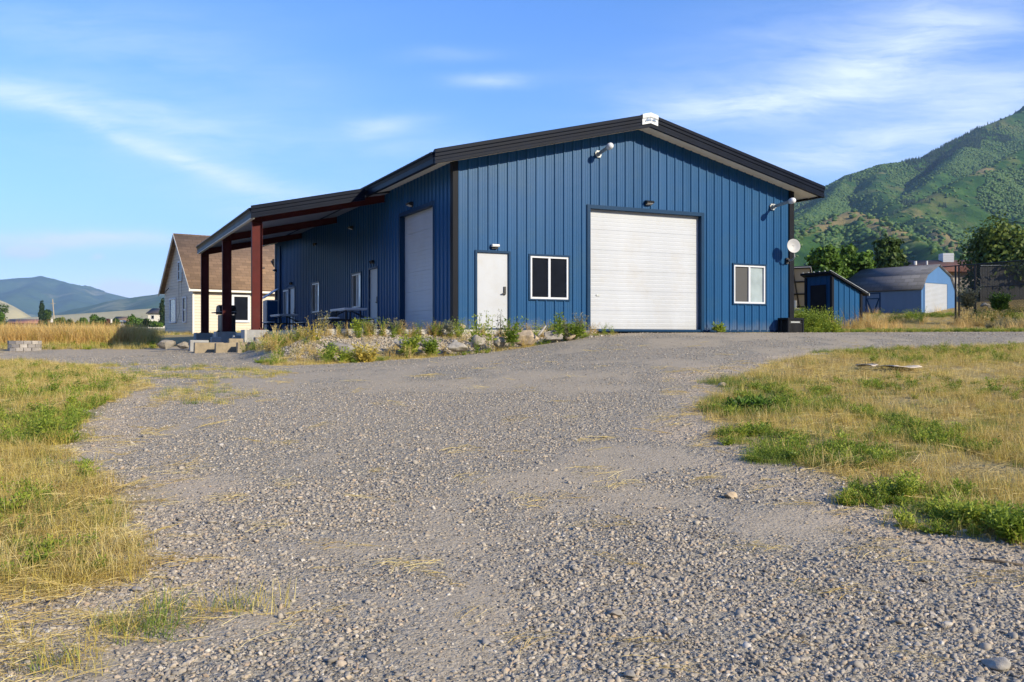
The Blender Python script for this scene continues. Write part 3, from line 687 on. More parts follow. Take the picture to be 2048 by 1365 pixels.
# black barbecue behind the middle post
t=thing('barbecue_grill','tall black barbecue grill standing behind the middle red post','grill',bw(-4.15,13.3,-.08),BA+R(8))
mb=MB(); mb.box(-.24,.3,-.25,.25,.05,.78); mb.build('cart',M['blackp'],t)
mb=MB(); mb.prism([(-.27,.8),(.27,.8),(.27,.98),(.18,1.12),(-.1,1.16),(-.27,1.0)],lambda y,z:(-.31,y,z),lambda y,z:(.33,y,z)); mb.build('hood',M['ironblack'],t)
mb=MB(); mb.box(-.5,-.32,-.2,.2,.84,.88); mb.build('side_shelf',M['blackp'],t)
mb=MB(); mb.tube([(-.3,-.31,.9),(.3,-.31,.9)],.015,7); mb.build('handle',M['galv'],t)
for sx in (-1,1):
    mb=MB(); mb.lathe([(0,-.03),(.09,-.03),(.09,.03),(0,.03)],14,Matrix.Translation((sx*.27,.1,.09))@Matrix.Rotation(R(90),4,'Y')); mb.build('wheel',M['blackp'],t)
# concrete piers under the posts
plab=['concrete pier carrying the nearest red post','concrete pier carrying the middle red post','concrete pier carrying the farthest red post']
for k,v in enumerate((6.15,12.3,18.45)):
    t=thing('concrete_pier',plab[k],'pier',bw(-4.27,v,0),BA,'concrete piers under the red posts')
    mb=MB(); mb.prism([(-.36,-.62),(.45,-.62),(.45,-.2),(.3,.04),(-.36,.04)],lambda x,z:(x,-.3,z),lambda x,z:(x,.32,z)); mb.build('block',M['conc'],t)
    mb=MB(); mb.box(-.43,-.363,-.33,.36,-.62,.045); mb.build('side_board',M['concl'],t)
# low wall pieces and landscape blocks at the foot of the canopy
def block(px,py0,py1,w,Y,label,mt,name='landscape_block',cat='block',rz=BA):
    q=at(px,py1,Y); h=(py1-py0)/F*Y
    mb=MB(); j=lambda: random.uniform(-.015,.015)
    z1=h; a,b=-w/2,w/2
    mb.hexa([(a,-.15+j(),-.25),(b,-.15+j(),-.25),(b,.15,-.25),(a,.15,-.25),(a+.01,-.14+j(),z1+j()),(b-.01,-.14+j(),z1+j()),(b-.01,.14,z1+j()),(a+.01,.14,z1+j())])
    o=mb.build(name,mt); o.location=q; o.rotation_euler=(0,0,rz)
    md=o.modifiers.new('Bevel','BEVEL'); md.width=.018; md.segments=2
    return tag(o,label,cat,'blocks edging the ground under the canopy')
block(418,685,694,.9,29.0,'long tan landscape block at the left end of the lower row',M['timber'])
block(455,686,694,.75,28.6,'tan landscape block in the lower row below the middle pier',M['timber'])
block(490,685,694,.5,28.3,'tan landscape block in the lower row below the nearest pier',M['timber'])
block(471,678,686,.45,28.9,'tan block lying on the lower row right of the middle pier',M['timber'])
block(528,675,686,.6,28.1,'mossy tan block leaning by the nearest pier at the weeds',M['timber'])
block(398,681,689,.6,30.5,'concrete block lying left of the farthest pier',M['conc'])
block(482,671,690,.55,30.3,'pale grey concrete wall piece between middle and nearest piers',M['conc'],'concrete_wall_piece','wall')
block(432,675,688,.35,31.2,'pale grey concrete wall piece between farthest and middle piers',M['conc'],'concrete_wall_piece','wall')

# ------------------------------------------------------------------ rocks
def rock_mesh(name,seed,sx,sy,sz,mt,rough=.35,cuts=9,sub=3,link=True):
    import bmesh
    rs=np.random.RandomState(seed); bm=bmesh.new(); bmesh.ops.create_icosphere(bm,subdivisions=sub,radius=1.0)
    V=np.array([v.co for v in bm.verts]); Fc=np.array([[v.index for v in f.verts] for f in bm.faces]); bm.free()
    for _ in range(cuts):
        d=rs.normal(size=3); d/=np.linalg.norm(d); c=rs.uniform(.38,.8); s=V@d; V=V-np.outer(np.clip(s-c,0,None),d)
    nn=np.array([fbm(V[:,0]*1.3+seed,V[:,1]*1.3+V[:,2]*1.7,1.0,3,seed)]).T
    V=V*(1+rough*.4*nn); V=V/np.abs(V).max(0)
    V=V*np.array([sx,sy,sz])
    return npmesh(name,V,Fc,mt,link=link)
def boulder(x0,x1,y0,y1,Y,label,mt,seed,rz=0,tilt=0,deep=.75):
    w=(x1-x0)/F*Y; h=(y1-y0)/F*Y; q=at((x0+x1)/2,(y0+y1)/2,Y)
    o=rock_mesh('boulder',seed,w/2,w/2*deep,h/2*1.25,mt,.75,15,4); o.location=q-Vector((0,0,h*.12)); o.rotation_euler=(0,tilt,rz)
    return tag(o,label,'boulder','boulders along the gravel bank')
boulder(655,745,679,716,22.9,'large flat topped dark boulder at the front of the bank behind green weeds',M['rock'],1,0,.0,.6)
boulder(783,826,671,697,23.2,'pale slab of rock slanting down to the right below the apron',M['rockpale'],2,.2,.55,.5)
boulder(836,870,677,694,23.5,'low grey boulder right of the slanting pale slab',M['rock'],3)
boulder(884,938,677,699,23.6,'pale grey boulder half buried in weeds below the corner of the workshop',M['rockpale'],4,.3)
boulder(941,974,670,695,24.0,'round grey boulder left of the tall weed before the walk door',M['rock'],5,.8)
boulder(980,1014,667,693,24.2,'speckled pale boulder right of the tall weed before the walk door',M['rockpale'],6,1.3)
boulder(1029,1082,660,687,24.5,'broad tan boulder with sloping left face in front of the window',M['rocktan'],7,.1,-.08,.7)
boulder(1084,1132,661,684,24.8,'mossy rounded boulder at the right end of the row',M['rock'],8,.5)
boulder(1128,1160,663,678,25.0,'small low tan boulder at the right end of the row',M['rocktan'],18,.5)
boulder(580,598,668,684,24.8,'small white stone among dry weeds at the left of the bank',M['rockpale'],9)
boulder(508,548,678,700,26.2,'grey boulder at the left tip of the weedy bank',M['rock'],10,.4)
boulder(315,352,680,696,31.5,'dark rounded boulder leftmost in the canopy shade',M['rock'],11,.2)
boulder(352,384,682,695,31.2,'dark low boulder in the canopy shade beside the leftmost one',M['rock'],12,.9)
def stone(px,py,d,label,mt,seed,Y=None,fl=.6,el=1.0):
    # find the ground point seen at this height
    r=(HY-py)/F; ys=np.arange(3,60,.02); zz=G((px-CX)/F*ys,ys); k=np.argmin(np.abs((zz-CAM)/ys-r)); Y=ys[k]
    o=rock_mesh('stone',seed,d/2*el,d/2,d/2*fl,mt,.2,5); o.location=((px-CX)/F*Y,Y,zz[k]+d*fl*.25); o.rotation_euler=(0,0,random.random()*3)
    return tag(o,label,'stone','larger stones lying loose on the ground')
stone(1463,997,.105,'round tan stone at the edge of the gravel beside the right field',M['rocktan'],31)
stone(1992,1332,.11,'long pale stone in the gravel at the lower right corner',M['rockpale'],32,None,.45,1.6)
stone(1232,1232,.07,'angular grey stone in the gravel right of centre',M['rock'],33)
stone(1035,1178,.055,'dark stone in the gravel at lower centre',M['rock'],34)
stone(1262,1354,.06,'light stone at the bottom edge right of centre',M['rockpale'],35)
stone(272,1182,.06,'dark stone beside straw at lower left',M['ring_dark'],36)
stone(1635,1122,.05,'dark stone on the bare dirt track at right',M['rock'],37)
stone(1446,773,.13,'tan stone at the left tip of the right field',M['rocktan'],38)
o=rock_mesh('stone',40,.1,.1,.1,M['rocktan'],.15,4); o.location=bw(.12,-.3,.09); tag(o,'round orange tan stone on the apron at the building corner','stone','larger stones lying loose on the ground')
# pale stick and cardboard
def stick(pts,r,label,mt,name='stick'):
    mb=MB(); mb.tube(pts,r,7); o=mb.build(name,mt,None,True); tag(o,label,'stick'); return o
a=at(1076,672,24.2); b_=at(1083,664,24.3); c_=at(1092,652,24.4)
stick([a,b_,c_],[.03,.035,.02],'pale bleached stick standing between tan and mossy boulders',M['rockpale'])
a=at(1945,1108,5.2); 
def gp(x,y,dz=0): return Vector((x,y,Gs(x,y)+dz))
stick([gp(2.62,5.32,.012),gp(2.75,5.26,.014),gp(2.86,5.2,.012)],[.006,.008,.005],'short brown stick lying on the bare dirt at right',M['trunk'])
def sheet(px,Y,w,d,label,rz,seed):
    x=(px-CX)/F*Y; z=Gs(x,Y); mb=MB(); n=10
    rs=random.Random(seed); P=[]
    for i in range(n+1):
        for j in range(5):
            uu=-w/2+w*i/n; vv=-d/2+d*j/4; P.append((uu+rs.uniform(-.02,.02),vv+rs.uniform(-.02,.02),.075+.014*math.sin(i*.6+seed)+.01*math.sin(j*1.1)))
    for i in range(n):
        for j in range(4): mb.f.append((i*5+j,(i+1)*5+j,(i+1)*5+j+1,i*5+j+1)); mb.m.append(0)
    mb.v=P; o=mb.build('cardboard_sheet',M['paper'],None,True); o.location=(x,Y,z); o.rotation_euler=(0,0,rz)
    sm=o.modifiers.new('Solidify','SOLIDIFY'); sm.thickness=.01
    return tag(o,label,'cardboard','cardboard scraps in the right field')
sheet(1800,15.3,.5,.5,'large crumpled tan cardboard sheet lying in the right field',.2,1)
sheet(1734,15.6,.22,.3,'small tan cardboard scrap left of the large sheet',.5,2)

# ------------------------------------------------------------------ background buildings
def uvquads(name,quads,mt,parent,thick=.06):
    V=[];Fc=[];UV=[]
    for (a,b,c,d) in quads:
        a,b,c,d=[Vector(p) for p in (a,b,c,d)]; n=len(V); V+= [a,b,c,d]; Fc.append((n,n+1,n+2,n+3))
        e=(b-a).normalized(); nn=e.cross(d-a).normalized(); f=nn.cross(e)
        for p in (a,b,c,d): UV.append(((p-a).dot(e),(p-a).dot(f)))
    o=npmesh(name,[tuple(v) for v in V],Fc,mt,parent)
    uv=o.data.uv_layers.new(name='UVMap'); uv.data.foreach_set('uv',np.array(UV,dtype=np.float32).ravel())
    sm=o.modifiers.new('Solidify','SOLIDIFY'); sm.thickness=thick; sm.offset=-1
    return o
def xwin(par,plane,a0,a1,z0,z1,pane,fw=.09,out=.05,mid=None,off=0.0,frame=None,name='window'):
    """window on a plane: 'y' (wall facing -y at y=off) or 'x' (wall facing -x at x=off)"""
    T=(lambda a,d,z:(a,off-d,z)) if plane=='y' else (lambda a,d,z:(off-d,a,z))
    def wb(mb,a0,a1,d0,d1,z0,z1):
        p=[T(a0,d1,z0),T(a1,d1,z0),T(a1,d0,z0),T(a0,d0,z0),T(a0,d1,z1),T(a1,d1,z1),T(a1,d0,z1),T(a0,d0,z1)]
        if plane=='x': p=[p[1],p[0],p[3],p[2],p[5],p[4],p[7],p[6]]
        mb.hexa(p)
    mb=MB(); wb(mb,a0-fw,a0,-.02,out,z0-fw,z1+fw); wb(mb,a1,a1+fw,-.02,out,z0-fw,z1+fw); wb(mb,a0,a1,-.02,out,z1,z1+fw); wb(mb,a0,a1,-.02,out+.03,z0-fw,z0)
    if mid: wb(mb,a0,a1,-.02,out-.01,mid-.03,mid+.03)
    f=mb.build(name,frame or M['whitev'],par)
    mb=MB(); wb(mb,a0,a1,-.02,.012,z0,z1); mb.build('pane',pane,f)
    return f
# cream house behind the canopy
hx,hy=-21.27,62.0; hz=2.25
t=thing('cream_house','cream sided house with a steep brown shingled gable roof left of the workshop','house',(hx,hy,hz),R(35))
GW,HL,EH,RH=7.0,15.0,3.15,6.75
mb=MB(); mb.prism([(0,-.4),(GW,-.4),(GW,EH),(GW/2,RH-.12),(0,EH)],lambda y,z:(0,y,z),lambda y,z:(HL,y,z)); mb.build('wall',M['cream'],t)
sl_=(RH-EH)/(GW/2); e=.38
uvq=[((-.35,-e,EH-e*sl_+.06),(HL+.3,-e,EH-e*sl_+.06),(HL+.3,GW/2,RH+.06),(-.35,GW/2,RH+.06)),
     ((HL+.3,GW+e,EH-e*sl_+.06),(-.35,GW+e,EH-e*sl_+.06),(-.35,GW/2,RH+.06),(HL+.3,GW/2,RH+.06))]
hr=uvquads('roof',uvq,M['brownroof'],t,.1)
mb=MB(); mb.hexa([(4.1,1.9,5.2),(4.6,1.9,5.2),(4.6,2.5,5.6),(4.1,2.5,5.6),(4.1,1.9,5.5),(4.6,1.9,5.5),(4.6,2.5,5.85),(4.1,2.5,5.85)]); 
o=mb.build('roof_vent',M['ironblack'],hr); o.location=(-1.9,.72,.95)
mb=MB(); mb.tube([(0,0,0),(0,0,.5)],.09,8); mb.box(-.2,.2,-.15,.15,.42,.52); o=mb.build('vent_pipe',M['ironblack'],hr); o.location=(5.0,.9,EH+.85)
mb=MB(); mb.box(-.5,.5,-.15,.2,0,.7); o=mb.build('roof_hood',M['ironblack'],hr); o.location=(6.6,1.5,EH+1.35)
mb=MB()
for s in (-1,1):
    y0=GW/2; y1=GW/2+s*(GW/2+e)
    mb.hexa([(-.37,y0,RH-.15),(-.30,y0,RH-.15),(-.30,y1,EH-e*sl_-.15),(-.37,y1,EH-e*sl_-.15),(-.37,y0,RH+.05),(-.30,y0,RH+.05),(-.30,y1,EH-e*sl_+.05),(-.37,y1,EH-e*sl_+.05)])
mb.build('rake_board',M['creamtrim'],t)
mb=MB(); mb.box(-.3,HL+.25,-e-.02,-e+.05,EH-e*sl_-.14,EH-e*sl_+.0); mb.build('fascia',M['creamtrim'],t)
mb=MB(); mb.box(-.03,.08,-.03,.08,-.4,EH-.05); mb.build('corner_board',M['creamtrim'],t)
xwin(t,'x',2.6,3.4,3.55,4.75,M['glass'],.1,.05,4.15)
xwin(t,'x',4.1,5.5,.7,2.25,M['glassb'],.12,.06)
xwin(t,'x',1.5,2.2,.65,2.25,M['glass'],.1,.06,1.45)
xwin(t,'y',2.75,3.7,.75,2.35,M['glass'],.16,.08)
xwin(t,'y',5.1,6.2,.95,2.05,M['glass'],.14,.08,1.5)
mb=MB(); mb.tube([(-.1,3.0,3.5),(-.12,2.9,2.2),(-.1,2.85,1.3),(-.09,3.4,.7),(-.09,3.7,.55)],.012,5); mb.tube([(-.1,5.6,3.1),(-.6,4.6,2.75)],.03,6); mb.tube([(-.1,2.3,4.0),(-.1,2.3,2.4)],.01,5); mb.build('cable',M['ironblack'],t)

# small pump shed
q=at(1664,655,39.0)
q.z=Gs(q.x+.7,q.y+.8)-.02
t=thing('tool_shed','narrow blue metal shed with dark door and slanted roof right of the workshop','shed',q,BA)
SD_,SWd=1.5,1.62
mb=MB()
zt=lambda u:2.32-.42*u
def ribs2(L): return ribs(0,L,.305,.04)
for (a,d) in [(0,0)]: pass
pr=ribs2(SD_); mb.strip(pr,lambda v,d:(-d,v,-.1),lambda v,d:(-d,v,zt(0)))
pr=ribs2(SWd); n=len(pr)
for i in range(n-1):
    (a,da),(b,db)=pr[i],pr[i+1]; mb.face([(a,-da,-.1),(b,-db,-.1),(b,-db,zt(b)),(a,-da,zt(a))])
mb.face([(SWd,0,-.1),(SWd,SD_,-.1),(SWd,SD_,zt(SWd)),(SWd,0,zt(SWd))]); mb.face([(SWd,SD_,-.1),(0,SD_,-.1),(0,SD_,zt(0)),(SWd,SD_,zt(SWd))])
mb.build('wall',M['blue'],t)
for (x,y) in ((0,0),(0,SD_),(SWd,0)):
    mb=MB(); mb.box(x-.05,x+.07,y-.05,y+.07,-.1,zt(x+.07)-.01); mb.build('corner_trim',M['charcoal'],t)
mb=MB(); mb.hexa([(-.2,-.16,zt(-.2)),(SWd+.32,-.16,zt(SWd+.32)),(SWd+.32,SD_+.16,zt(SWd+.32)),(-.2,SD_+.16,zt(-.2)),(-.2,-.16,zt(-.2)+.09),(SWd+.32,-.16,zt(SWd+.32)+.09),(SWd+.32,SD_+.16,zt(SWd+.32)+.09),(-.2,SD_+.16,zt(-.2)+.09)])
rf=mb.build('roof',M['charcoal'],t)
mb=MB(); 
for k in range(6):
    y=-.1+k*.32; mb.hexa([(-.21,y-.03,zt(-.2)+.088),(SWd+.33,y-.03,zt(SWd+.32)+.088),(SWd+.33,y+.03,zt(SWd+.32)+.088),(-.21,y+.03,zt(-.2)+.088),(-.21,y-.02,zt(-.2)+.125),(SWd+.33,y-.02,zt(SWd+.32)+.125),(SWd+.33,y+.02,zt(SWd+.32)+.125),(-.21,y+.02,zt(-.2)+.125)])
mb.build('roof_rib',M['galv'],rf)
mb=MB(); mb.box(SWd+.32,SWd+.345,-.17,SD_+.17,zt(SWd+.32)-.01,zt(SWd+.32)+.1); 
mb.build('drip_edge',M['galv'],rf)
mb=MB(); mb.box(-.05,-.036,.3,1.2,0,1.95); d=mb.build('door',M['charcoal'],t)
mb=MB(); mb.box(-.09,-.05,1.08,1.14,.95,1.05); mb.build('handle',M['blackp'],d)

# gambrel barn
q=at(1842,632,55.0)
brz=math.atan2(.608,.794)
t=thing('gambrel_barn','small blue gambrel barn with white roll door and charcoal shingles','barn',q,brz)
bw_,bl_=3.95,5.0
EZb,KZ,PZ=1.72,2.5,3.15; kx=.55
def gam(o=0): return [(-o,EZb-o*1.2),(kx,KZ),(bw_/2,PZ),(bw_-kx,KZ),(bw_+o,EZb-o*1.2)]
mb=MB(); mb.prism([(0,-.2),(bw_,-.2),(bw_,EZb),(bw_-kx,KZ-.03),(bw_/2,PZ-.03),(kx,KZ-.03),(0,EZb)],lambda x,z:(x,.0,z),lambda x,z:(x,bl_,z)); mb.build('wall',M['barnblue'],t)
mb=MB(); mb.prism([(0.01,-.15),(bw_-.01,-.15),(bw_-.01,EZb),(bw_-kx,KZ-.05),(bw_/2,PZ-.05),(kx,KZ-.05),(0.01,EZb)],lambda x,z:(x,-.02,z),lambda x,z:(x,-.001,z)); mb.build('front_board',M['barnfront'],t)
pg=gam(.12); qs=[]
for i in range(2):
    (xa,za),(xb,zb)=pg[i],pg[i+1]; qs.append(((xa,bl_+.1,za),(xa,-.12,za),(xb,-.12,zb),(xb,bl_+.1,zb)))
for i in (4,3):
    (xa,za),(xb,zb)=pg[i],pg[i-1]; qs.append(((xa,-.12,za),(xa,bl_+.1,za),(xb,bl_+.1,zb),(xb,-.12,zb)))
uvquads('roof',qs,M['darkshingle'],t,.07)
mb=MB(); z0=.0; pr=[]
k=.02
while k<1.96: pr+=[(k,0),(k+.03,.018),(k+.06,0)]; k+=.075
mb.strip(pr,lambda z,d:(.35,-.03-d,z),lambda z,d:(2.95,-.03-d,z)); rd=mb.build('roll_door',M['whited'],t)
mb=MB(); mb.box(.27,.35,-.06,-.02,0,2.05); mb.box(2.95,3.03,-.06,-.02,0,2.05); mb.box(.35,2.95,-.06,-.02,1.97,2.05); mb.build('door_frame',M['barnfront'],t)
mb=MB()
y0,y1=2.6,3.6
mb.box(-.03,0,y0,y1,.05,.1); mb.box(-.03,0,y0,y1,1.42,1.48); mb.box(-.03,0,y0,y0+.07,.1,1.42); mb.box(-.03,0,y1-.07,y1,.1,1.42); mb.bar((-.02,y0+.1,1.1),(-.02,(y0+y1)/2,.12),.06,.02,(1,0,0)); mb.bar((-.02,y1-.1,1.1),(-.02,(y0+y1)/2,.12),.06,.02,(1,0,0)); mb.box(-.028,0,y0+.07,y1-.07,1.1,1.15)
mb.build('side_door',M['jamb'],t)

# brown roofed ranch house further back
q=Vector((27.6,72.0,4.62))
t=thing('ranch_house','low house with red brown roof and white boxed chimney behind the barn','house',q,R(-3))
mb=MB(); mb.prism([(0,-.5),(7.5,-.5),(7.5,2.35),(3.75,3.5),(0,2.35)],lambda y,z:(.3,y,z),lambda y,z:(13,y,z)); mb.build('wall',M['stucco'],t)
rq=[((-.4,-.5,2.3),(13.4,-.5,2.3),(13.4,3.75,3.5),(3.0,3.75,3.5)),((13.4,8,2.3),(-.4,8,2.3),(3.0,3.75,3.5),(13.4,3.75,3.5)),((-.4,8,2.3),(-.4,-.5,2.3),(3.0,3.75,3.5),(3.0,3.76,3.5))]
rr=uvquads('roof',rq,M['ranchroof'],t,.12)
mb=MB(); mb.box(6.85,7.7,3.0,3.9,3.0,4.0); ch=mb.build('chimney',M['tabletop'],rr)
mb=MB()
for z in (3.45,3.62,3.79): mb.box(6.83,7.72,2.98,3.92,z,z+.02)
mb.build('chimney_band',M['galv'],rr)
for (x,z,r_) in ((2.3,2.85,.09),(4.3,2.98,.12),(5.2,3.0,.07)):
    mb=MB(); mb.tube([(x,2.0,z-.2),(x,2.0,z+.3)],r_,8); mb.build('vent_pipe',M['lampwhite'],rr)

# solar panel seen from behind, between workshop and shed
q=at(1596,640,50.0)
t=thing('solar_panel','ground mounted solar panel seen from behind between workshop and shed','solar panel',(q.x,q.y,Gs(q.x,q.y)),R(-30))
Mx=Matrix.Translation((0.1,0,2.0))@Matrix.Rotation(R(-52),4,'X')
mb=MB(); mb.box(-2.2,.75,-1.3,1.3,-.02,.02,Mx); pb=mb.build('panel',M['panelback'],t)
mb=MB()
for x in (-2.2,-1.2,-.2,.72): mb.box(x-.03,x+.03,-1.3,1.3,.02,.07,Mx)
for y in (-1.28,-.4,.4,1.25): mb.box(-2.2,.75,y-.03,y+.03,.03,.09,Mx)
for x in (-2.2,-1.2,-.2,.72): mb.box(x-.03,x+.03,-1.3,1.3,-.07,-.02,Mx)
for y in (-1.28,-.4,.4,1.25): mb.box(-2.2,.75,y-.03,y+.03,-.09,-.03,Mx)
mb.build('frame',M['ironblack'],t)
mb=MB(); mb.tube([(-.35,-.1,-.3),(-.35,-.1,1.95)],.08,10); mb.build('pole',M['steelrod'],t)
mb=MB(); mb.box(-.28,-.05,-.3,-.12,.9,1.3); mb.build('junction_box',M['galv'],t)

# tall black chain link fence
m,n,b=newmat('chain_link'); tc=n.n('ShaderNodeTexCoord').outputs['Object']
w1=n.n('ShaderNodeTexWave',i={'Scale':6.0}); n.L.new(n.map(tc,(1,1,1),(0,R(45),0)),w1.inputs['Vector'])
w2=n.n('ShaderNodeTexWave',i={'Scale':6.0}); n.L.new(n.map(tc,(1,1,1),(0,R(-45),0)),w2.inputs['Vector'])
wm=n.math('MAXIMUM',n.math('GREATER_THAN',w1.outputs['Fac'],.9),n.math('GREATER_THAN',w2.outputs['Fac'],.9))
b.inputs['Base Color'].default_value=(.015,.017,.018,1); b.inputs['Roughness'].default_value=.6
n.L.new(wm,b.inputs['Alpha']); M['mesh']=m
fa=Vector((23.0,48.0,0)); fdir=Vector((1.7,-3.2,0)).normalized(); frz=math.atan2(fdir.y,fdir.x)
gz=2.85
t=thing('chain_link_fence','tall black chain link fence and gate posts right of the gambrel barn','fence',(fa.x,fa.y,gz),frz)
FL=9.5; topz=2.6
def gzl(x): 
    p=fa+fdir*x; return max(Gs(p.x,p.y)-gz,-.2)
for (x,r_) in ((-.12,.05),(.08,.05),(1.0,.06),(4.15,.045),(7.3,.045)):
    mb=MB(); mb.tube([(x,0,gzl(x)-.3),(x,0,topz+.03)],r_,10); mb.build('post',M['ironblack'],t)
mb=MB(); mb.tube([(-.9,0,topz),(FL,0,topz)],.028,8); mb.build('rail',M['ironblack'],t)
mb=MB(); mb.tube([(-.0,0,1.42),(FL,0,1.46)],.022,8); mb.build('rail',M['ironblack'],t)
mb=MB(); 
mb.box(1.0,FL,-.008,.008,.1,topz)
mb.build('chain_mesh',M['mesh'],t)
mb=MB(); mb.tube([(.1,.05,.25),(.95,.05,.25)],.025,8); mb.tube([(.1,.05,1.15),(.95,.05,1.15)],.02,8); mb.box(.1,.95,.045,.055,.25,topz-.05); mb.build('gate',M['mesh'],t)
# grey plank wall far behind the gate, reads as dark strip behind the fence
q=Vector((31.5,60.0,0)); 
t=thing('plank_fence','dark weathered plank fence standing behind the chain link','fence',(30.2,60.0,Gs(31,60)),R(-8))
mb=MB()
x=0
while x<13: mb.box(x,x+.135,0,.03,-.3,2.2+random.uniform(-.03,.03)); x+=.15
mb.build('plank',mat('dark_planks',(.07,.07,.065),.9,0,.25,2.0),t)
mb=MB(); mb.tube([(0,-.05,2.28),(13,-.05,2.2)],.03,6); mb.build('rail',M['galv'],t)

# left: fire ring, posts, pole, rail fence, far buildings
X,Y=-17.5,33.4
t=thing('fire_ring','round grey block fire ring in the grass at the left edge','fire ring',(X,Y,Gs(X,Y)-.02),.3)
for c in range(3):
    mb=MB(); nb=13
    for k in range(nb):
        a0=2*math.pi*(k+c*.5)/nb+.02; a1=2*math.pi*(k+1+c*.5)/nb-.02; ri,ro=.36,.55; z0,z1=c*.125,c*.125+.118
        P=lambda r,a,z:(r*math.cos(a)+random.uniform(-.008,.008),r*math.sin(a)+random.uniform(-.008,.008),z)
        mb.mi = 0 if random.random()<.6 else 1
        mb.hexa([P(ro,a0,z0),P(ro,a1,z0),P(ri,a1,z0),P(ri,a0,z0),P(ro,a0,z1),P(ro,a1,z1),P(ri,a1,z1),P(ri,a0,z1)])
    mb.build('block_course',[M['paver'],M['ring_dark']],t)
def tpost(px,pyt,Y,label):
    x=(px-CX)/F*Y; z=Gs(x,Y); h=CAM+(HY-pyt)/F*Y-z
    t=thing('fence_post',label,'fence post',(x,Y,z),.3,'steel posts in the orange grass')
    mb=MB(); mb.box(-.035,.035,-.008,.008,-.3,h-.18); mb.box(-.008,.008,.008,.05,-.3,h-.18); mb.build('shaft',M['steelrod'],t)
    mb=MB(); mb.box(-.04,.04,-.012,.012,h-.18,h); mb.build('white_tip',M['lampwhite'],t)
tpost(104,638,45,'dark steel post with white tip behind the fire ring')
tpost(223,639,47,'dark steel post with white tip between the fire ring and the cream house')
x,Y=(110-CX)/F*250,250; z=Gs(x,Y)
t=thing('utility_pole','leaning pale wooden utility pole far away on the left','utility pole',(x,Y,z-.5),0)
mb=MB(); mb.tube([(0,0,0),(-.65,0,(655-600)/F*250+1.0)],[.17,.12],8); mb.build('pole',M['wood'],t)
mb=MB(); mb.bar((-1.2,0,7.2),(.1,0,7.2),.1,.1); mb.build('crossarm',M['wood'],t)
Y=115.0
xa=-62.0; t=thing('rail_fence','long white rail fence along the far edge of the left field','fence',(xa,Y,Gs(xa,Y)),0)
for k in range(7):
    mb=MB(); x=k*1.7; mb.box(x-.06,x+.06,-.06,.06,-.2,.75); mb.build('post',M['whitev'],t)
mb=MB(); mb.box(-2,11,-.03,.03,.55,.68); mb.build('rail',M['whitev'],t)
mb=MB(); mb.box(-2,11,-.03,.03,.2,.32); mb.build('rail',M['whitev'],t)
def house(name,label,px0,px1,pyb,pye,pyr,Y,wm,rm,depth=8,wins=(),rz=0,gable=False):
    x0=(px0-CX)/F*Y; w=(px1-px0)/F*Y; zb=CAM+(HY-pyb)/F*Y; ze=(pyb-pye)/F*Y; zr=(pyb-pyr)/F*Y
    t=thing(name,label,'house' if 'house' in name else 'building',(x0,Y,zb),rz)
    mb=MB()
    if gable: mb.prism([(0,-2),(w,-2),(w,ze),(w/2,zr-.1),(0,ze)],lambda x,z:(x,0,z),lambda x,z:(x,depth,z))
    else: mb.prism([(0,-2),(depth,-2),(depth,ze),(depth/2,zr-.1),(0,ze)],lambda y,z:(0,y,z),lambda y,z:(w,y,z))
    mb.build('wall',wm,t)
    o=.5
    if gable:
        s=(zr-ze)/(w/2); q=[((-o,depth+o,ze-o*s),(-o,-o,ze-o*s),(w/2,-o,zr),(w/2,depth+o,zr)),((w+o,-o,ze-o*s),(w+o,depth+o,ze-o*s),(w/2,depth+o,zr),(w/2,-o,zr))]
    else:
        s=(zr-ze)/(depth/2); q=[((-o,-o,ze-o*s),(w+o,-o,ze-o*s),(w+o,depth/2,zr),(-o,depth/2,zr)),((w+o,depth+o,ze-o*s),(-o,depth+o,ze-o*s),(-o,depth/2,zr),(w+o,depth/2,zr))]
    uvquads('roof',q,rm,t,.15)
    for (a0,a1,z0,z1) in wins: xwin(t,'y',a0*w,a1*w,z0*ze,z1*ze,M['glass'],.12,.06)
    return t
house('brown_barn_building','long low brown building with a tan metal roof far left',11,80,655,646,638.5,420,M['brownwall'],M['brownmetal'],9,((.66,.72,.3,.85),(.9,.96,.25,.85)))
house('neighbour_house','far house with grey roof and pale gable beside the tall slim tree',296,330,648,626,616,280,M['creamtrim'],mat('dark_roof_far',(.07,.06,.06),.8),9,((.2,.35,.45,.75),))
house('neighbour_house','far low house with brown roof between the bushes left of the slim tree',224,258,652,643,633,340,M['stucco'],M['brownroof'],9)
# parked car far away among the bushes
x,Y=(227-CX)/F*300,300; t=thing('parked_car','dark parked car far away among bushes behind the steel post','car',(x,Y,Gs(x,Y)+1.2),0)
mb=MB(); mb.prism([(0,.3),(.05,.75),(.9,.88),(1.5,1.38),(2.9,1.4),(3.7,.9),(4.4,.82),(4.45,.3)],lambda a,z:(a,0,z),lambda a,z:(a,1.75,z)); cb=mb.build('body',M['carpaint'],t)
mb=MB(); mb.prism([(1.12,.92),(1.6,1.3),(2.85,1.32),(3.4,.92)],lambda a,z:(a,-.012,z),lambda a,z:(a,-.001,z)); mb.build('side_window',M['glassb'],t)
for a in (.85,3.6):
    mb=MB(); mb.lathe([(0,-.1),(.32,-.1),(.32,.1),(0,.1)],14,Matrix.Translation((a,.1,.32))@Matrix.Rotation(R(90),4,'X')); mb.build('wheel',M['blackp'],t)

